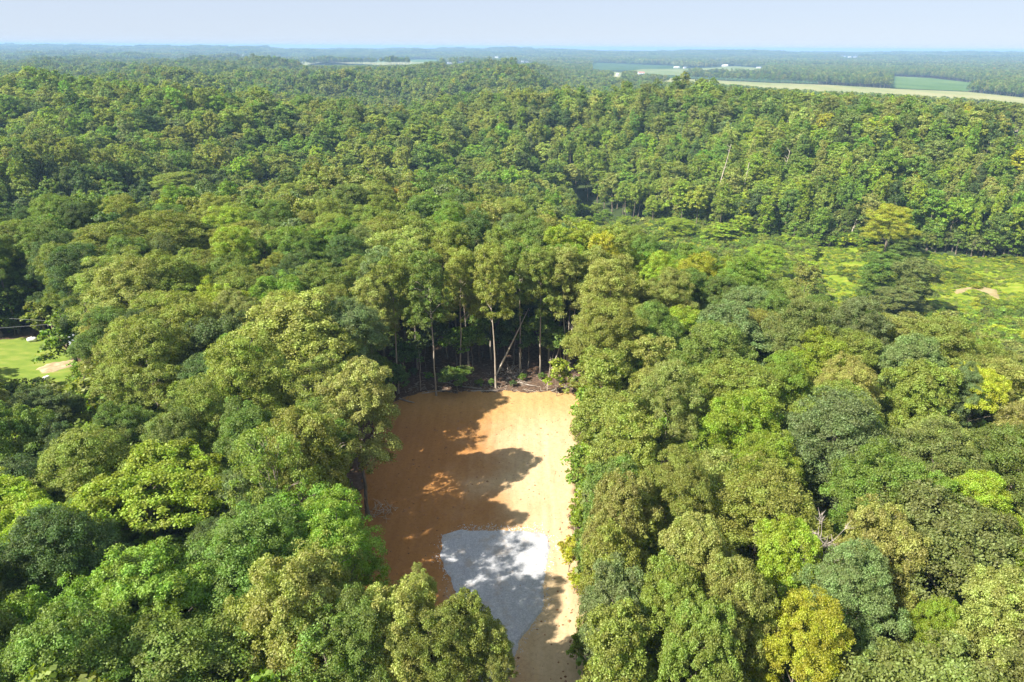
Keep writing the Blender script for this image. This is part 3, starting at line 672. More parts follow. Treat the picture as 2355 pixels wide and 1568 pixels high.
for key, ts in buckets.items():
    if key[0] in ('right', 'left'): ts.sort(key=lambda t: abs(t['x']))
    elif key == ('shrub', 'right'): ts.sort(key=lambda t: t['y'])
    else: ts.sort(key=lambda t: t['px'])
    for i, t in enumerate(ts):
        c = CNAME[t['code']]; n = NOUN[t['style']]; o = ordn(i + 1)
        if key[0] in ('right', 'left'): t['label'] = f"{c} {n} {key[0]} of the clearing, {o} out, by {LEVELS[key[1]][2]}"
        elif key[0] == 'edge': t['label'] = f"tall bare-trunked tree with {c} crown, {o} from left along the clearing's far edge"
        elif key[0] == 'young': t['label'] = f"{c} young tree in the shade among the far trunks, {o} from left"
        elif key == ('shrub', 'right'): t['label'] = f"low {c} shrub on the dirt's right edge, {o} from the bottom"
        elif key[0] == 'shrub': t['label'] = f"low {c} shrub at the foot of the far trunks, {o} from left"
        else: t['label'] = f"{c} {n} in the {ordn(key[1] + 1)} row beyond the clearing, {o} from the left"
GROUPS = {'oak': 'oaks in the woods', 'open': 'oaks in the woods', 'drooping': 'oaks in the woods', 'maple': 'maples in the woods', 'locust': 'open-crowned trees in the woods', 'tall': 'tall bare-trunked trees behind the clearing', 'edge': 'leafy trees at the edge of the woods',
          'sapling': 'saplings along the clearing edge', 'understory': 'young trees under the far trunks', 'shrub': 'shrubs round the clearing'}
BASE = {k: (5.9 if k in ('oak',) else {'open': 5.4, 'drooping': 5.8, 'maple': 5.8, 'locust': 6.0, 'tall': 4.9, 'edge': 4.3, 'sapling': 1.7, 'understory': 2.6, 'shrub': 1.4}[k],
            {'oak': 24, 'open': 23, 'drooping': 23.5, 'maple': 22.5, 'locust': 22, 'tall': 27, 'edge': 21, 'sapling': 7.5, 'understory': 11, 'shrub': 2.2}[k]) for k in near_models}
def place_tree(t, rs):
    st = t['style']; ms = near_models[st]; nm = ms[rs.randint(len(ms))]; r0, h0 = BASE[st]
    root = bpy.data.objects.new(KIND_OF[st], None); COL.objects.link(root); root.empty_display_size = 1
    root.location = (t['x'], t['y'], t['z']); lean = t.get('lean', (rs.uniform(-.04, .04), rs.uniform(-.04, .04)))
    root.rotation_euler = (lean[0], lean[1], rs.uniform(0, 6.28)); fx = 1.14 if (t['x'] < 5 or t['x'] > 22) and st in ('oak', 'drooping', 'maple', 'locust') and not t.get('noswell') else 1.0; root.scale = (t['R'] / r0 * fx * rs.uniform(.93, 1.08), t['R'] / r0 * fx * rs.uniform(.93, 1.08), t['H'] / h0)
    tag(root, t['label'], {'shrub': 'shrub', 'sapling': 'sapling'}.get(st, 'tree'), GROUPS[st])
    cm, tm = MESH[nm]
    for n_, me in (('crown', cm), ('trunk', tm)):
        c = bpy.data.objects.new(n_, me); COL.objects.link(c); c.parent = root
        if n_ == 'crown' and st in ('oak', 'drooping', 'maple', 'locust'):
            k = max(.82, min(1.0, (t['R'] / r0) / (t['H'] / h0) * 1.25)); c.scale = (1, 1, k); c.location = (0, 0, h0 * (1 - k))
        if n_ == 'crown': c['tint'] = [float(v) for v in vary(t['code'], rs)]
rs = np.random.RandomState(99)
for t in THINGS: place_tree(t, rs)

# ------------------------------------------------------------------ the wood beyond: instanced lighter trees
def lod_mesh(name, seed, R, z0, z1, nclump, nleaf, leaf, style, **kw):
    V, at, C, lobes = build_crown(seed, R, z0, z1, nclump, nleaf, leaf, style, **kw)
    tv, tf = build_trunk(seed, C, lobes, z0, z1, R, .25, nlimb=5, sides=5)
    return quad_mesh(name, V, [LEAF, BARK], at, extra=(tv, tf, 1))
def proto_coll(name, meshes):
    c = bpy.data.collections.new(name)
    for i, me in enumerate(meshes):
        o = bpy.data.objects.new(name + '_%02d' % i, me); c.objects.link(o)
    return c
def scatter(name, coll, P, idx, rot, scl, tint, label):
    me = bpy.data.meshes.new(name); me.vertices.add(len(P)); me.vertices.foreach_set('co', np.asarray(P, np.float32).ravel())
    def at(n, ty, key, v):
        a = me.attributes.new(n, ty, 'POINT'); a.data.foreach_set(key, v)
    at('pick', 'INT', 'value', np.asarray(idx, np.int32)); at('spin', 'FLOAT_VECTOR', 'vector', np.stack([.045 * np.sin(rot * 7), .045 * np.cos(rot * 5), rot], -1).astype(np.float32).ravel())
    at('size', 'FLOAT_VECTOR', 'vector', np.asarray(scl, np.float32).ravel())
    at('tint', 'FLOAT_COLOR', 'color', np.concatenate([tint, np.ones((len(P), 1))], 1).astype(np.float32).ravel())
    me.materials.append(LEAF); me.update()
    o = bpy.data.objects.new(name, me); COL.objects.link(o); o['kind'] = 'stuff'; o['label'] = label; o['category'] = 'forest'
    ng = bpy.data.node_groups.new(name + '_nodes', 'GeometryNodeTree'); N = ng.nodes; L = ng.links
    ng.interface.new_socket('Geometry', in_out='INPUT', socket_type='NodeSocketGeometry'); ng.interface.new_socket('Geometry', in_out='OUTPUT', socket_type='NodeSocketGeometry')
    gi = N.new('NodeGroupInput'); go = N.new('NodeGroupOutput'); ip = N.new('GeometryNodeInstanceOnPoints'); ci = N.new('GeometryNodeCollectionInfo')
    ci.inputs['Collection'].default_value = coll; ci.inputs['Separate Children'].default_value = True; ci.inputs['Reset Children'].default_value = True
    L.new(gi.outputs[0], ip.inputs['Points']); L.new(ci.outputs[0], ip.inputs['Instance']); ip.inputs['Pick Instance'].default_value = True
    def na(n, ty):
        a = N.new('GeometryNodeInputNamedAttribute'); a.data_type = ty; a.inputs[0].default_value = n; return a.outputs[0]
    L.new(na('pick', 'INT'), ip.inputs['Instance Index'])
    e = N.new('FunctionNodeEulerToRotation'); L.new(na('spin', 'FLOAT_VECTOR'), e.inputs[0]); L.new(e.outputs[0], ip.inputs['Rotation'])
    L.new(na('size', 'FLOAT_VECTOR'), ip.inputs['Scale']); L.new(ip.outputs[0], go.inputs[0])
    md = o.modifiers.new('scatter', 'NODES'); md.node_group = ng
    return o
MID = [lod_mesh('mid%d' % i, 120 + i, 5.3, 6.5, 24, 250, 9500, .46, ['oak', 'oak', 'upright', 'oak'][i % 4], nl=8, rc=.8, upb=.35) for i in range(6)] + [lod_mesh('midedge%d' % i, 180 + i, 3.9, 2.5, 25, 230, 8500, .44, 'edge', nl=9, rc=.8, upb=.35) for i in range(3)]
LOW = [lod_mesh('low%d' % i, 140 + i, 5.3, 5, 24, 90, 950, 1.3, ['oak', 'upright', 'oak'][i % 3], nl=7, rc=1.05, upb=.4) for i in range(6)]
mid_c = proto_coll('mid_tree', MID); low_c = proto_coll('low_tree', LOW)
# grid of trees out to 3.6 km
rs = np.random.RandomState(21)
def hexgrid(r0, r1, s, half=44):
    n = int(r1 / s) + 2; gx, gy = np.meshgrid(np.arange(-n, n), np.arange(-4, n), indexing='ij')
    x = (gx + .5 * (gy % 2)) * s; y = gy * s * .87; x = x.ravel() + rs.uniform(-.42, .42, x.size) * s; y = y.ravel() + rs.uniform(-.42, .42, y.size) * s
    r = np.hypot(x, y); a = np.degrees(np.arctan2(x, y + 25)); k = (r > r0) & (r < r1) & (np.abs(a) < half); return x[k], y[k]
KS = list(TINT); TA = np.array([TINT[k] for k in KS])
def far_tints(x, y, rs):
    n = len(x); px, py, _ = project(x, y, terrain(x, y) + 17)
    n1 = snoise(S1, x * 3.6 + 40, y * 3.6); n2 = snoise(S1, x * 2.2, y * 2.2 + 90)
    W = {'o': .3 + .15 * (n1 > .5), 't': .06 + .06 * (px > 1250), 'g': .22 + .2 * (n1 < -.5), 'd': .05 + .3 * (n2 < -.8) + .2 * ((px < 330) & (py > 230)), 'y': .01 + .16 * (px > 1350) * (py > 280) + .12 * (px > 1350) * (py > 400), 'Y': .004 + .012 * (px > 1400) * (py > 250), 'b': .03, 'r': .0012, 'm': .08 + .08 * (n2 > .6) + .1 * (px > 1350) * (py > 300), 'k': .10}  # 'd' share raised at left, standing in for the hollow's shade
    Wm = np.stack([np.broadcast_to(W[k], (n,)) for k in KS], 1).astype(float); Wm /= Wm.sum(1, keepdims=True)
    u = rs.uniform(size=(n, 1)); k = (np.cumsum(Wm, 1) < u).sum(1).clip(0, len(KS) - 1)
    c = TA[k] * rs.uniform(.98, 1.28, (n, 1)) * rs.uniform(.93, 1.07, (n, 3)); return c
def far_fill(x, y, R, H):
    b = np.zeros(len(x), bool)
    for i in range(0, len(x), 50000): s_ = slice(i, i + 50000); b[s_] = blocked(x[s_], y[s_], R[s_], H[s_], crown0=.5)
    return ~b
# mid distance
xr = np.array([t['x'] for t in REST]); yr = np.array([t['y'] for t in REST])
x, y = hexgrid(200, 640, 9.2)
m = (x > 300) | (y > 328) | (x < -298) | (np.abs(np.degrees(np.arctan2(x, y + 45))) > 46.5)
x, y = x[m], y[m]; R = rs.uniform(4.8, 7.8, len(x)); H = rs.uniform(17, 26, len(x)) + 3 * (rs.uniform(size=len(x)) > .9) + 2.6 * snoise(S1, x * 4, y * 4)
vt, vs = seg_dist(x, y, (40, 385), (230, 165)); vb = (x > 28) & (vt > -.45) & (vt < 1.6) & (vs > -152) & (vs < 14); H = np.where(vb, rs.uniform(5, 9, len(x)) + 10 * np.clip((-vs - 75) / 77, 0, 1), H); R = np.where(vb, R * .6, R)
k = far_fill(x, y, R, H); x, y, R, H = x[k], y[k], R[k], H[k]
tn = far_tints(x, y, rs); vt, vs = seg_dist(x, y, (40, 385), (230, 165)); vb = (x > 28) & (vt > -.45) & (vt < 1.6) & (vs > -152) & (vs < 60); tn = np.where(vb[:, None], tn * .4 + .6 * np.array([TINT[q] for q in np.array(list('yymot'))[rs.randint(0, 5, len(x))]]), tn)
X = np.concatenate([xr, x]); Y = np.concatenate([yr, y]); RR = np.concatenate([[t['R'] for t in REST], R]); HH = np.concatenate([[t['H'] for t in REST], H])
TT = np.concatenate([np.array([vary(t['code'], rs) for t in REST]).reshape(-1, 3), tn * .97])
vt, vs = seg_dist(X, Y, (40, 385), (230, 165)); hill = (vt > -.4) & (vt < 1.6) & (vs > 14) & (vs < 150) & (rs.uniform(size=len(X)) < .42)
brushz = (X > 28) & (vt > -.45) & (vt < 1.6) & (vs > -105) & (vs < 12) & (rs.uniform(size=len(X)) < .35) & (np.arange(len(X)) >= len(REST))
RR = np.where(hill, RR * .85, RR); HH = np.where(hill, rs.uniform(18, 27, len(X)), HH); PK = np.where(hill, rs.randint(6, 9, len(X)), rs.randint(0, 6, len(X)))
kk = ~brushz; X, Y, RR, HH, TT, PK = X[kk], Y[kk], RR[kk], HH[kk], TT[kk], PK[kk]
scatter('forest', mid_c, np.stack([X, Y, terrain(X, Y)], -1), PK, rs.uniform(0, 6.28, len(X)), np.stack([RR / 5.3 * rs.uniform(.85, 1.12, len(X)), RR / 5.3 * rs.uniform(.85, 1.18, len(X)), HH / 24], -1), TT, 'dense summer woodland rolling away behind the nearer trees')
# farther
x, y = hexgrid(640, 3600, 9.6); R = rs.uniform(4.8, 7.0, len(x)); H = rs.uniform(17, 26, len(x)) + 2.5 * snoise(S1, x * 2.5, y * 2.5)
k = far_fill(x, y, R, H); x, y, R, H = x[k], y[k], R[k], H[k]
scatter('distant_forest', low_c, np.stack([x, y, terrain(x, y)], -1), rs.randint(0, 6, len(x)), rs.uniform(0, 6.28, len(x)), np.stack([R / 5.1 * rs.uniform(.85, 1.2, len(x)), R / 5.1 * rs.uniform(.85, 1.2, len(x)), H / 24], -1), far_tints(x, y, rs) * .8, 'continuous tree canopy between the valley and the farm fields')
n_low = len(x)
# groves far away
def grove(seed):
    rs = np.random.RandomState(seed); Vs = []; A = []; B = []
    for i in range(30):
        a, b = rs.uniform(-34, 34, 2); V, at, C, _ = build_crown(seed * 50 + i, rs.uniform(5.5, 7.5), rs.uniform(2, 6), rs.uniform(18, 25), 18, 54, 4.2, 'oak', nl=5, rc=1.8)
        Vs.append(V + np.array([a, b, 0])); A.append(at['leaf_rand']); B.append(np.full(len(V), rs.uniform()))
    return quad_mesh('grove%d' % seed, np.concatenate(Vs), [LEAF], dict(leaf_rand=np.concatenate(A), clump_rand=np.concatenate(B)))
grove_c = proto_coll('grove', [grove(i) for i in range(1, 6)])
x, y = hexgrid(3600, 9500, 52, 42); R = np.full(len(x), 30.); H = np.full(len(x), 22.)
k = far_fill(x, y, R, H); x, y = x[k], y[k]
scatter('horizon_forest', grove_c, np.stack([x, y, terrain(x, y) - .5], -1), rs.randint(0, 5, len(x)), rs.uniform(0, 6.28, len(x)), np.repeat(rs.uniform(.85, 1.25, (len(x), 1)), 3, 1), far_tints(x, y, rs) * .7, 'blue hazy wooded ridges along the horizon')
print('TREES', len(TREES), 'things', len(THINGS), 'rest', len(REST), 'mid', len(X), 'low', n_low, 'grove', len(x))
# ------------------------------------------------------------------ undergrowth below the canopy
rs = np.random.RandomState(31)
x, y = hexgrid(14, 430, 3.6, 47)
k = (np.hypot(x, y) < 300) | (x > 40); x, y = x[k], y[k]
k = ~(in_poly(x, y, dirt_poly) | in_poly(x, y, LAWN) | in_poly(x, y, MEADOW)); x, y = x[k], y[k]
dx = np.interp(y, dr[:, 1], dr[:, 0]); dxl = np.interp(y, dl[:, 1], dl[:, 0])
k = ~((y < 117) & (x > dxl - 2.5) & (x < dx + 1.2)) & ~((np.abs(x + 4) < 26) & (y > 111) & (y < 122) & (rs.uniform(size=len(x)) > .15)) & ~((np.abs(x + 4) < 26) & (y > 111) & (y < 160) & (rs.uniform(size=len(x)) > .55))
x, y = x[k], y[k]; H = 3 + 10.5 * rs.uniform(size=len(x)) ** 1.2; vt, vs = seg_dist(x, y, (40, 385), (230, 165)); H = np.where((x > 28) & (vt > -.45) & (vt < 1.6) & (vs > -152) & (vs < 20), np.minimum(H, 5), H)
k = ~blocked(x, y, np.full(len(x), 1.5), np.where((np.abs(x + 4) < 26) & (y > 111), H * .1, H), crown0=.5); x, y, H = x[k], y[k], H[k]
UND = [lod_mesh('under%d' % i, 160 + i, 2.8, 1.0, 8, 90, 3000, .34, 'oak', nl=6, rc=.6) for i in range(3)]
c3 = np.array([TINT[q] for q in np.array(list('ogmgkm'))[rs.randint(0, 6, len(x))]]) * rs.uniform(.8, 1.1, (len(x), 1))
scatter('undergrowth', proto_coll('under_tree', UND), np.stack([x, y, terrain(x, y)], -1), rs.randint(0, 3, len(x)), rs.uniform(0, 6.28, len(x)), np.stack([H / 6.5, H / 6.5, H / 8], -1), c3, 'shaded green undergrowth filling the gaps below the canopy')
# bushes and tall weeds round the meadow
mb0, mb1 = MEADOW.min(0), MEADOW.max(0); xs = rs.uniform(mb0[0], mb1[0], 2600); ys = rs.uniform(mb0[1], mb1[1], 2600); n = snoise(S1, xs * 5, ys * 5)
k = in_poly(xs, ys, MEADOW) & (n > .35); xs, ys = xs[k], ys[k]; H = rs.uniform(.5, 2.2, len(xs))
c3 = np.array([TINT[q] for q in np.array(list('ymYygY'))[rs.randint(0, 6, len(xs))]]) * rs.uniform(.75, 1.05, (len(xs), 1))
scatter('meadow_undergrowth', bpy.data.collections['under_tree'], np.stack([xs, ys, terrain(xs, ys)], -1), rs.randint(0, 3, len(xs)), rs.uniform(0, 6.28, len(xs)), np.stack([H / 2.4, H / 2.4, H / 8], -1), c3, 'bright yellow-green weeds and brambles spreading over the meadow')
xs = rs.uniform(mb0[0], mb1[0], 26000); ys = rs.uniform(mb0[1], mb1[1], 26000); k = in_poly(xs, ys, MEADOW) & (snoise(S1, xs * 9, ys * 9) + rs.normal(0, .5, 26000) > .15) & ~in_poly(xs, ys, PATH); xs, ys = xs[k], ys[k]; H = rs.uniform(.25, 1.0, len(xs))
c3 = np.array([TINT[q] for q in np.array(list('yYmtyg'))[rs.randint(0, 6, len(xs))]]) * rs.uniform(1.0, 1.35, (len(xs), 1))
scatter('grass', bpy.data.collections['under_tree'], np.stack([xs, ys, terrain(xs, ys)], -1), rs.randint(0, 3, len(xs)), rs.uniform(0, 6.28, len(xs)), np.stack([H / 2.0, H / 2.0, H / 8], -1), c3, 'tussocks of rough yellow-green grass in the meadow')

x, y = hexgrid(120, 420, 2.8, 47); vt, vs = seg_dist(x, y, (40, 385), (230, 165)); k = (vt > -.4) & (vt < 1.6) & (vs > -140) & (vs < 38) & (x > 26) & ~in_poly(x, y, MEADOW); x, y = x[k], y[k]
H = rs.uniform(1.5, 5.5, len(x)); k = ~blocked(x, y, np.full(len(x), 1.5), H, crown0=.5); x, y, H = x[k], y[k], H[k]
c3 = np.array([TINT[q] for q in np.array(list('ymyYoytm'))[rs.randint(0, 8, len(x))]]) * rs.uniform(.95, 1.3, (len(x), 1))
scatter('valley_shrubbery', bpy.data.collections['under_tree'], np.stack([x, y, terrain(x, y)], -1), rs.randint(0, 3, len(x)), rs.uniform(0, 6.28, len(x)), np.stack([(H + 1.5) / 5, (H + 1.5) / 5, H / 8], -1), c3, 'bright low scrub and vines covering the valley floor on the right')

# ------------------------------------------------------------------ dead wood
DEAD = simple('dead_wood', (.50, .43, .34), .9, .25, 2, .4)
GREYWOOD = simple('grey_dead_wood', (.36, .31, .26), .9, .3, 2, .4)
def bare_tree(name, loc, H, r0, nb, spread, lean, label, cat='dead tree', mat=DEAD, seed=1, group=None, fine=3):
    rs = np.random.RandomState(seed); root = bpy.data.objects.new(name, None); COL.objects.link(root); root.location = loc
    tag(root, label, cat, group)
    top = np.array([lean[0], lean[1], H]); pts = [top * t + rs.uniform(-.12, .12, 3) * (0 < t < 1) for t in np.linspace(0, 1, 8)]; pts[0][2] = -.4
    v, f = tube(pts, [r0 * (1 - .82 * t) for t in np.linspace(0, 1, 8)], 8); mesh_obj('trunk', v, f, mat, root, smooth=True)
    for b in range(nb):
        t = rs.uniform(.45, .97); s = top * t; a = rs.uniform(0, 6.28); l = spread * rs.uniform(.5, 1) * (1.2 - .5 * t)
        e = s + np.array([math.cos(a) * l, math.sin(a) * l, l * rs.uniform(.4, 1.3)]); mid = (s + e) / 2 + rs.uniform(-.2, .2, 3) - np.array([0, 0, .15 * l])
        parts = [tube([s, mid, e], [r0 * .38 * (1.1 - .6 * t), r0 * .22, .015], 5)]
        for q in range(fine):
            u = rs.uniform(.35, .95); p = mid + (e - mid) * u if u > .5 else s + (mid - s) * u * 2
            d = unit(rs.normal(size=3) + unit(e - s) * 1.2 + np.array([0, 0, .3])) * l * rs.uniform(.25, .5); parts.append(tube([p, p + d * .5 + rs.uniform(-.05, .05, 3), p + d], [.03, .02, .008], 4))
        v, f = join(parts); mesh_obj('branch', v, f, mat, root, smooth=True)
    return root
def at_(px, py): p = hit(px, py); return (p[0], p[1], gz(p[0], p[1]))
p = hit(1862, 1270, h=19); bare_tree('dead_tree', (p[0], p[1] - 1, gz(p[0], p[1])), 21.5, .11, 60, 3.0, (.4, .6), 'bare grey dead treetop among the right foreground oaks', mat=GREYWOOD, seed=3, fine=9)
for i, (bx, by, tx, ty, lab) in enumerate([(1627, 497, 1652, 362, 'tall pale snag leaning right, tallest of the bare trunks on the right hillside'), (1690, 482, 1699, 392, 'pale bare snag just right of the tallest one on the hillside'),
        (1789, 412, 1796, 358, 'white forked snag highest on the right hillside'), (1937, 545, 1947, 506, 'short pale snag left of the golden tree, above the meadow'), (1465, 395, 1467, 360, 'small pale snag near the top of the hillside, left of the others')]):
    b = hit(bx, by); d = project(*b)[2]; H = (by - ty) / FPX * d / math.cos(math.radians(17)); lx = (tx - bx) / FPX * d; H = H * 1.12 + 2
    bare_tree('dead_tree', (b[0], b[1] - 6, gz(b[0], b[1] - 6)), H, .40, 6, 2.5, (lx, .3), lab, seed=10 + i, group='pale snags on the hillside')
b = at_(1268, 846); bare_tree('leaning_dead_tree', b, 11, .16, 3, 1.4, (3.4, .5), 'bare pole-like trunk leaning right at the far right corner of the clearing', 'dead tree', DEAD, 31)
b = at_(1298, 858); bare_tree('broken_tree', b, 14, .24, 12, 1.8, (1.6, .2), 'broken trunk with hanging dead twigs at the far right corner', 'dead tree', GREYWOOD, 32, fine=5)
b = at_(905, 884); bare_tree('dead_tree', at_(1195, 862), 6, .08, 3, .6, (.2, 0), 'thin dead stem standing at the far edge, right of the tallest trunk', 'dead tree', DEAD, 33)
bare_tree('dead_tree', at_(967, 898), 8, .08, 4, .6, (.1, 0), 'thin dead stem at the far edge between two tall left trunks', 'dead tree', DEAD, 34)
bare_tree('dead_tree', at_(1258, 898), 7, .09, 5, .8, (.4, 0), 'thin bare stem on the sunlit ground at the far edge, right side', 'dead tree', DEAD, 35)
bare_tree('dead_tree', at_(1305, 880), 5, .07, 4, .7, (.1, 0), 'short bare stem in the far right corner of the clearing', 'dead tree', DEAD, 36)
p1 = np.array(at_(1140, 866)); v, f = tube([p1 + [0, 0, .2], p1 + [3.2, 2.0, 6.5], p1 + [6.4, 4, 13]], [.2, .15, .06], 8)
tag(mesh_obj('leaning_log', v, f, DEAD, smooth=True), 'long bare log leaning diagonally across the dark far trunks', 'log')
# fallen logs on the far side
LOGS = [(1000, 903, 5.0, .3, .16, 'grey log lying at the left of the dirt\'s far edge'), (1085, 893, 4.2, -.25, .13, 'fallen log just left of the tallest trunk, behind the dirt'), (1120, 900, 6.0, .12, .15, 'long fallen log along the middle of the dirt\'s far edge'),
        (1205, 885, 5.2, -.35, .14, 'pale fallen log on the sunlit ground behind the dirt'), (1290, 896, 4.6, .45, .15, 'fallen log at the dirt\'s far right corner'), (1180, 868, 4.0, .7, .12, 'fallen log in the shade beside the brush pile'),
        (1030, 880, 3.6, -.6, .12, 'short fallen log in the shade behind the far edge'), (935, 925, 3.4, -.5, .17, 'dark log on the bare dirt near its far left corner'), (1310, 868, 3.8, -.2, .12, 'thin fallen log under the leaning trunk')]
rs = np.random.RandomState(3)
for px, py, l, a, r, lab in LOGS:
    q = hit(px, py); v, f = tube([(-l / 2, 0, 0), (-l / 6, .08 * l * rs.uniform(-1, 1), .06), (l / 5, .05 * l * rs.uniform(-1, 1), .02), (l / 2, 0, .05)], [r, r * .9, r * .75, r * .4], 8)
    parts = [(v, f)]
    for j in range(3): u = rs.uniform(-.3, .4) * l; parts.append(tube([(u, 0, r), (u + .3, rs.uniform(-.6, .6), .5 + r), (u + .7, rs.uniform(-1, 1), .8)], [.05, .03, .01], 5))
    v, f = join(parts); o = mesh_obj('fallen_log', v, f, GREYWOOD, smooth=True); o.location = (q[0], q[1], r * .8 + (.15 if py > 904 else 0)); o.rotation_euler = (0, 0, a)
    tag(o, lab, 'log', 'fallen logs at the far edge')
def brush(name, cx, cy, rad, n, h, label, seed, cat='brush pile', kind=None, mat=GREYWOOD, L0=1.6):
    rs = np.random.RandomState(seed); parts = []
    for j in range(n):
        a = rs.uniform(0, 6.28); q = rad * math.sqrt(rs.uniform()); s = np.array([q * math.cos(a), q * math.sin(a), rs.uniform(0, h) * (1 - q / rad * .7)])
        d = unit(rs.normal(size=3) * [1, 1, .55]) * L0 * rs.uniform(.4, 1.2); e = s + d; e[2] = max(e[2], .03); parts.append(tube([s, (s + e) / 2 + rs.uniform(-.12, .12, 3), e], [.05, .03, .01], 4))
    v, f = join(parts); o = mesh_obj(name, v, f, mat); o.location = (cx, cy, gz(cx, cy)); return tag(o, label, cat, kind=kind)
q = hit(1180, 862); brush('brush_pile', q[0], q[1], 2.6, 90, 2.2, 'tangled brush pile of grey branches beside the tallest trunk', 4)
q = hit(1300, 850); brush('brush_pile', q[0], q[1], 1.8, 50, 1.3, 'small heap of dead branches below the leaning trunk', 5)
q = hit(880, 1180); brush('brush_pile', q[0], q[1], 1.8, 60, 1.6, 'bleached dead branches at the dirt\'s shaded left edge', 6, mat=DEAD)
def litter(name, pts, label, L0, mat, seed):
    rs = np.random.RandomState(seed); parts = []
    for x, y in pts:
        s = np.array([x, y, gz(x, y) + .1]); d = unit(rs.normal(size=3) * [1, 1, .12]) * L0 * rs.uniform(.3, 1.2); parts.append(tube([s, s + d], [.035, .012], 4))
    v, f = join(parts); return tag(mesh_obj(name, v, f, mat), label, 'twigs', kind='stuff')
rs = np.random.RandomState(8)
pts = [(rs.uniform(-24, 14), 114 + abs(rs.normal(0, 5))) for _ in range(420)] + [(np.interp(yy, dr[:, 1], dr[:, 0]) + rs.normal(.3, .5), yy) for yy in rs.uniform(25, 113, 260)] + [(np.interp(yy, dl[:, 1], dl[:, 0]) + abs(rs.normal(0, 1.2)), yy) for yy in rs.uniform(40, 110, 160)]
litter('twig_litter', pts, 'scattered dead twigs around the edge of the bare dirt', 1.1, DEAD, 9)
# clods and stones on the dirt
V = []; F = []
for k in range(900):
    yy = rs.uniform(30, 112); a, b = np.interp(yy, dl[:, 1], dl[:, 0]), np.interp(yy, dr[:, 1], dr[:, 0]); u = rs.beta(.5, .5) if k % 3 else rs.uniform()
    xx = a + .5 + (b - a - 1) * u; s = rs.uniform(.05, .2) * (1.6 if rs.uniform() > .93 else 1); o_ = len(V)
    V += [(xx + s * c * rs.uniform(.7, 1.2), yy + s * d * rs.uniform(.7, 1.2), float(dirt_z(xx, yy)) + s * e) for c, d, e in ((1, 0, 0), (0, 1, 0), (-1, 0, 0), (0, -1, 0), (0, 0, .8))]
    F += [(o_, o_ + 1, o_ + 4), (o_ + 1, o_ + 2, o_ + 4), (o_ + 2, o_ + 3, o_ + 4), (o_ + 3, o_, o_ + 4)]
tag(mesh_obj('rubble', V, F, simple('clods', (.30, .16, .075), .9, .4, 1.0)), 'small clods and stones lying on the bare dirt', 'rubble', kind='stuff')

# ------------------------------------------------------------------ house, pole and lawn things on the left
V = []; F = []
for k in range(1500):
    t_ = rs.uniform(); side = gl_ if k % 2 else gr_; yy = rs.uniform(22, gy1 + 1.5); xx = np.interp(yy, side[:, 1], side[:, 0]) + rs.normal(0, .45)
    if k % 5 == 0: xx = rs.uniform(gl_[-1, 0], gr_[-1, 0]); yy = gy1 + rs.normal(0, .5)
    sz = rs.uniform(.03, .10); o_ = len(V)
    V += [(xx + sz * c * rs.uniform(.7, 1.2), yy + sz * d * rs.uniform(.7, 1.2), float(dirt_z(xx, yy)) + .02 + sz * e) for c, d, e in ((1, 0, 0), (0, 1, 0), (-1, 0, 0), (0, -1, 0), (0, 0, .9))]
    F += [(o_, o_ + 1, o_ + 4), (o_ + 1, o_ + 2, o_ + 4), (o_ + 2, o_ + 3, o_ + 4), (o_ + 3, o_, o_ + 4)]
tag(mesh_obj('gravel', V, F, simple('loose_gravel', (.62, .62, .62), .9, .2, 1.0)), 'loose white stones scattered round the rim of the gravel pad', 'gravel', kind='stuff')
WHITE = simple('white_paint', (.78, .78, .76), .5, .05, 1); ROOFM = simple('grey_metal_roof', (.38, .41, .46), .45, .12, .8, 0, .5); DARKR = simple('dark_shingle', (.10, .10, .11), .9, .2, 2)
REDR = simple('pink_roof', (.50, .22, .17), .8, .1, 1); GLASS = simple('dark_glass', (.03, .04, .05), .15, .1, 1, 0, .6); DOOR = simple('barn_door', (.30, .30, .31), .7, .1, 1); SIDING = simple('tan_siding', (.45, .38, .3), .8, .1, 1)
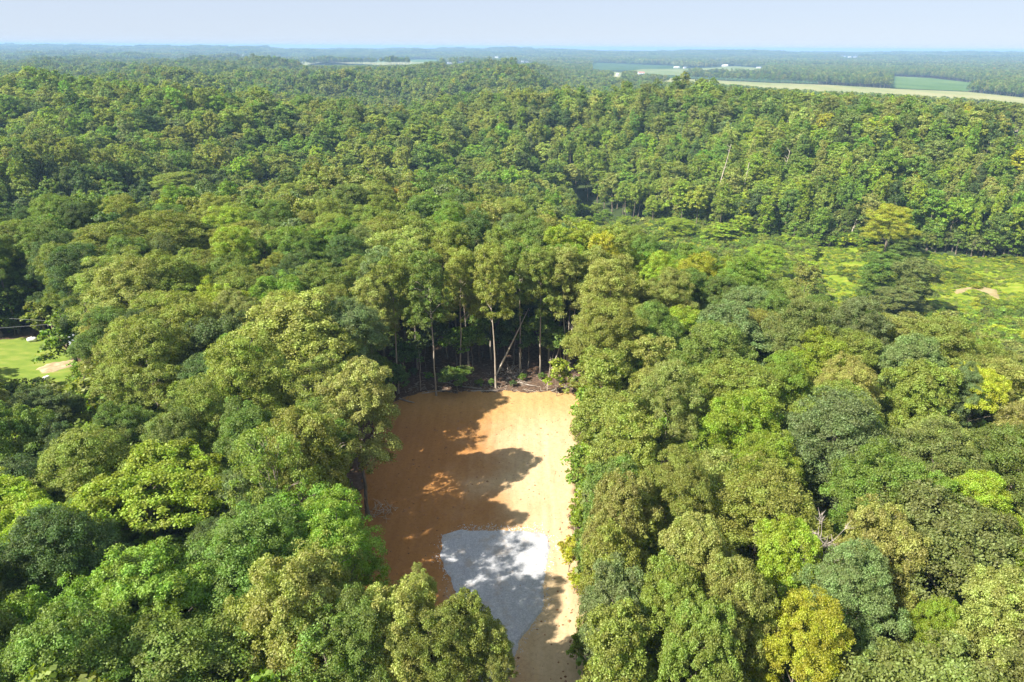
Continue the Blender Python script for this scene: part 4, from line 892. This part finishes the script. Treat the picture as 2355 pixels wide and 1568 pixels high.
def house(name, loc, w, l, h, rot, wall, roof, label, cat, nwin=3, group=None, over=.5):
    root = bpy.data.objects.new(name, None); COL.objects.link(root); root.location = loc; root.rotation_euler = (0, 0, rot); tag(root, label, cat, group)
    rz = h + w * .27; V = [(-l / 2, -w / 2, -1), (l / 2, -w / 2, -1), (l / 2, w / 2, -1), (-l / 2, w / 2, -1), (-l / 2, -w / 2, h), (l / 2, -w / 2, h), (l / 2, w / 2, h), (-l / 2, w / 2, h), (-l / 2, 0, rz), (l / 2, 0, rz)]
    mesh_obj('wall', V, [(0, 1, 5, 4), (1, 2, 6, 9, 5), (2, 3, 7, 6), (3, 0, 4, 8, 7), (4, 5, 9, 8), (6, 7, 8, 9)], wall, root)
    for s in (-1, 1):
        a = np.array([-l / 2 - over, s * (w / 2 + over), h - over * .54 + .05]); b = np.array([l / 2 + over, a[1], a[2]]); c = np.array([l / 2 + over, 0, rz + .05]); d = np.array([-l / 2 - over, 0, rz + .05]); t = np.array([0, 0, .2])
        mesh_obj('roof_slope', [a, b, c, d, a + t, b + t, c + t, d + t], [(0, 1, 2, 3), (4, 5, 6, 7), (0, 1, 5, 4), (1, 2, 6, 5), (2, 3, 7, 6), (3, 0, 4, 7)], roof, root)
    for k in range(nwin):
        xx = -l / 2 + l * (k + .8) / (nwin + .6)
        v, f = box(xx - l * .035, xx + l * .035, -w / 2 - .06, -w / 2 + .1, h * .4, h * .75); mesh_obj('window', v, f, GLASS, root)
    xx = l / 2 - l * .12; v, f = box(xx - l * .06, xx + l * .06, -w / 2 - .08, -w / 2 + .1, -.2, h * .75); mesh_obj('door', v, f, DOOR, root)
    v, f = box(l / 2 - .1, l / 2 + .08, -w * .16, w * .16, -.2, h * .8); mesh_obj('gable_door', v, f, DOOR, root)
    return root
q = hit(232, 812); house('house', (q[0], q[1] + 3, gz(q[0], q[1])), 8, 12, 3.2, .5, SIDING, ROOFM, 'house with grey metal roof hidden under the oaks right of the lawn', 'house')
FB = [(1666, 153, 14, 30, 6, .1, WHITE, WHITE, 'largest white barn, on the rise beyond the fields', 'barn'), (1646, 141, 9, 18, 4, .3, WHITE, ROOFM, 'low white farmhouse just behind the largest barn', 'farmhouse'),
      (1744, 157, 9, 20, 4, -.2, WHITE, ROOFM, 'white farmhouse right of the largest barn', 'farmhouse'), (1555, 157, 10, 24, 4.5, .1, WHITE, WHITE, 'long white farm shed left of the largest barn', 'barn'),
      (1574, 157, 8, 13, 4, .4, WHITE, ROOFM, 'small white shed beside the long farm shed', 'shed'), (1474, 170, 10, 22, 4, .1, WHITE, REDR, 'farmhouse with pinkish red roof beside a clump of trees', 'farmhouse'),
      (1419, 176, 6, 8, 8, .2, WHITE, WHITE, 'narrow white farm building at the left end of the near fields', 'farm building'), (1198, 143, 14, 34, 6, .1, WHITE, WHITE, 'white barn in the dark far woods, mid-photo', 'barn'),
      (1212, 143, 12, 22, 5, .1, WHITE, ROOFM, 'white shed touching the right of the mid-photo barn', 'shed'), (1141, 134, 14, 24, 7, .2, WHITE, WHITE, 'lone white house on the far ridge, centre of the photo', 'farmhouse'),
      (1033, 146, 12, 24, 5, .1, WHITE, WHITE, 'white shed at the right end of the western field', 'shed'), (1060, 143, 13, 40, 5, .0, WHITE, ROOFM, 'long white barn right of the western field', 'barn'),
      (556, 129, 16, 46, 7, .1, WHITE, WHITE, 'white barn on the far left ridge', 'barn'), (868, 138, 12, 30, 5, .1, WHITE, ROOFM, 'pale shed at the back of the western field', 'shed'),
      (1939, 131, 14, 34, 6, .1, WHITE, ROOFM, 'leftmost of three pale houses on the right-hand far ridge', 'farmhouse'), (1953, 132, 12, 26, 6, .1, WHITE, WHITE, 'middle of three pale houses on the right-hand far ridge', 'farmhouse'), (1966, 132, 12, 30, 6, .2, WHITE, ROOFM, 'rightmost of three pale houses on the far ridge', 'farmhouse'),
      (2339, 300, 10, 15, 3.5, .5, SIDING, DARKR, 'dark-roofed house in the trees at the right edge of the photo', 'house')]
for px, py, w, l, h, rot, wm, rm, lab, cat in FB:
    q = hit(px, py); house(cat.replace(' ', '_'), (q[0], q[1], gz(q[0], q[1]) + .6), w, l, h, rot, wm, rm, lab, cat, group='farm buildings beyond the woods' if py < 200 else None)
q = hit(2345, 292); v, f = tube([(0, 0, 0), (0, 0, 9)], [.12, .06], 6); parts = [(v, f)]
for zz in (6, 7, 8): parts.append(tube([(-1.2, 0, zz), (1.2, 0, zz)], [.04, .04], 4))
v, f = join(parts); o = mesh_obj('antenna_mast', v, f, WHITE); o.location = (q[0], q[1] - 3, gz(q[0], q[1]) + 3); tag(o, 'white antenna mast beside the dark-roofed house at the right edge', 'antenna')
q = hit(75, 787)
root = bpy.data.objects.new('gas_tank', None); COL.objects.link(root); root.location = (q[0], q[1], gz(q[0], q[1])); root.rotation_euler = (0, 0, .3); tag(root, 'small white rounded tank at the back of the lawn', 'tank')
v, f = tube([(-1.0, 0, .65), (-.85, 0, .65), (-.5, 0, .65), (.5, 0, .65), (.85, 0, .65), (1.0, 0, .65)], [.12, .38, .5, .5, .38, .12], 14); mesh_obj('tank_body', v, f, WHITE, root, smooth=True)
for xx in (-.55, .55): v, f = box(xx - .08, xx + .08, -.35, .35, .02, .3); mesh_obj('foot', v, f, DOOR, root)
v, f = tube([(0, 0, 1.12), (0, 0, 1.32)], [.14, .13], 10); mesh_obj('valve_cap', v, f, WHITE, root)
q = hit(108, 876)
root = bpy.data.objects.new('garden_cart', None); COL.objects.link(root); root.location = (q[0], q[1], gz(q[0], q[1])); root.rotation_euler = (0, 0, 1.2); root.scale = (.55, .55, .7); tag(root, 'small white box cart in front of the straw strip, half hidden by trees', 'cart')
v, f = box(-.9, .9, -.55, .55, .45, 1.4); mesh_obj('cart_box', v, f, WHITE, root)
for s in (-1, 1): v, f = tube([(0, s * .58, .28), (0, s * .72, .28)], [.28, .28], 14); mesh_obj('wheel', v, f, GLASS, root)
v, f = box(.9, 1.9, -.05, .05, .42, .52); mesh_obj('drawbar', v, f, DOOR, root)
POLEM = simple('pole_wood', (.20, .15, .11), .9, .2, 2)
q = hit(131, 795); pz = gz(q[0], q[1]); root = bpy.data.objects.new('utility_pole', None); COL.objects.link(root); root.location = (q[0], q[1], pz); tag(root, 'wooden utility pole at the right end of the lawn, among oak branches', 'utility pole')
v, f = tube([(0, 0, -.5), (0, 0, 5.6)], [.17, .12], 10); mesh_obj('post', v, f, POLEM, root, smooth=True)
v, f = box(-.08, .08, -1.1, 1.1, 4.9, 5.1); mesh_obj('crossarm', v, f, POLEM, root)
for s in (-.95, 0, .95): v, f = tube([(0, s, 5.1), (0, s, 5.35)], [.06, .04], 8); mesh_obj('insulator', v, f, WHITE, root)
WIREM = simple('wire', (.30, .31, .31), .5, .05, 1, 0, .5)
def wire(a, b, sag, label, r=.022):
    pts = [np.array(a) * (1 - t) + np.array(b) * t - np.array([0, 0, sag * 4 * t * (1 - t)]) for t in np.linspace(0, 1, 17)]
    v, f = tube(pts, [r] * 17, 5); tag(mesh_obj('power_line', v, f, WIREM, smooth=True), label, 'wire')
A = (q[0], q[1], pz)
wire((A[0], A[1] - .95, pz + 5.3), (A[0] - 75, A[1] - 10, pz + 4.6), .8, 'lower power line crossing the left edge of the photo above the lawn')
wire((A[0], A[1] + .95, pz + 5.3), (A[0] - 75, A[1] + 12, pz + 7.4), .8, 'upper power line crossing the left edge of the photo above the lawn')
wire((A[0], A[1], pz + 4.9), (A[0] + 6.5, A[1] - 5, .1), 0, 'guy wire slanting down to the right from the utility pole', .03)
# haze only after everything solid


# ------------------------------------------------------------------ haze
hv, hf = box(-18500, 18500, -18500, 18500, -60, 72)
hm, N, L, out = new_mat('haze'); pv = N.new('ShaderNodeVolumePrincipled'); pv.inputs['Color'].default_value = (.42, .68, 1.0, 1); pv.inputs['Density'].default_value = 1.4e-4
pv.inputs['Anisotropy'].default_value = 0.0; L.new(pv.outputs[0], out.inputs['Volume'])
tag(mesh_obj('haze', hv, hf, hm), label='thin blue summer haze over the whole landscape', kind='stuff')
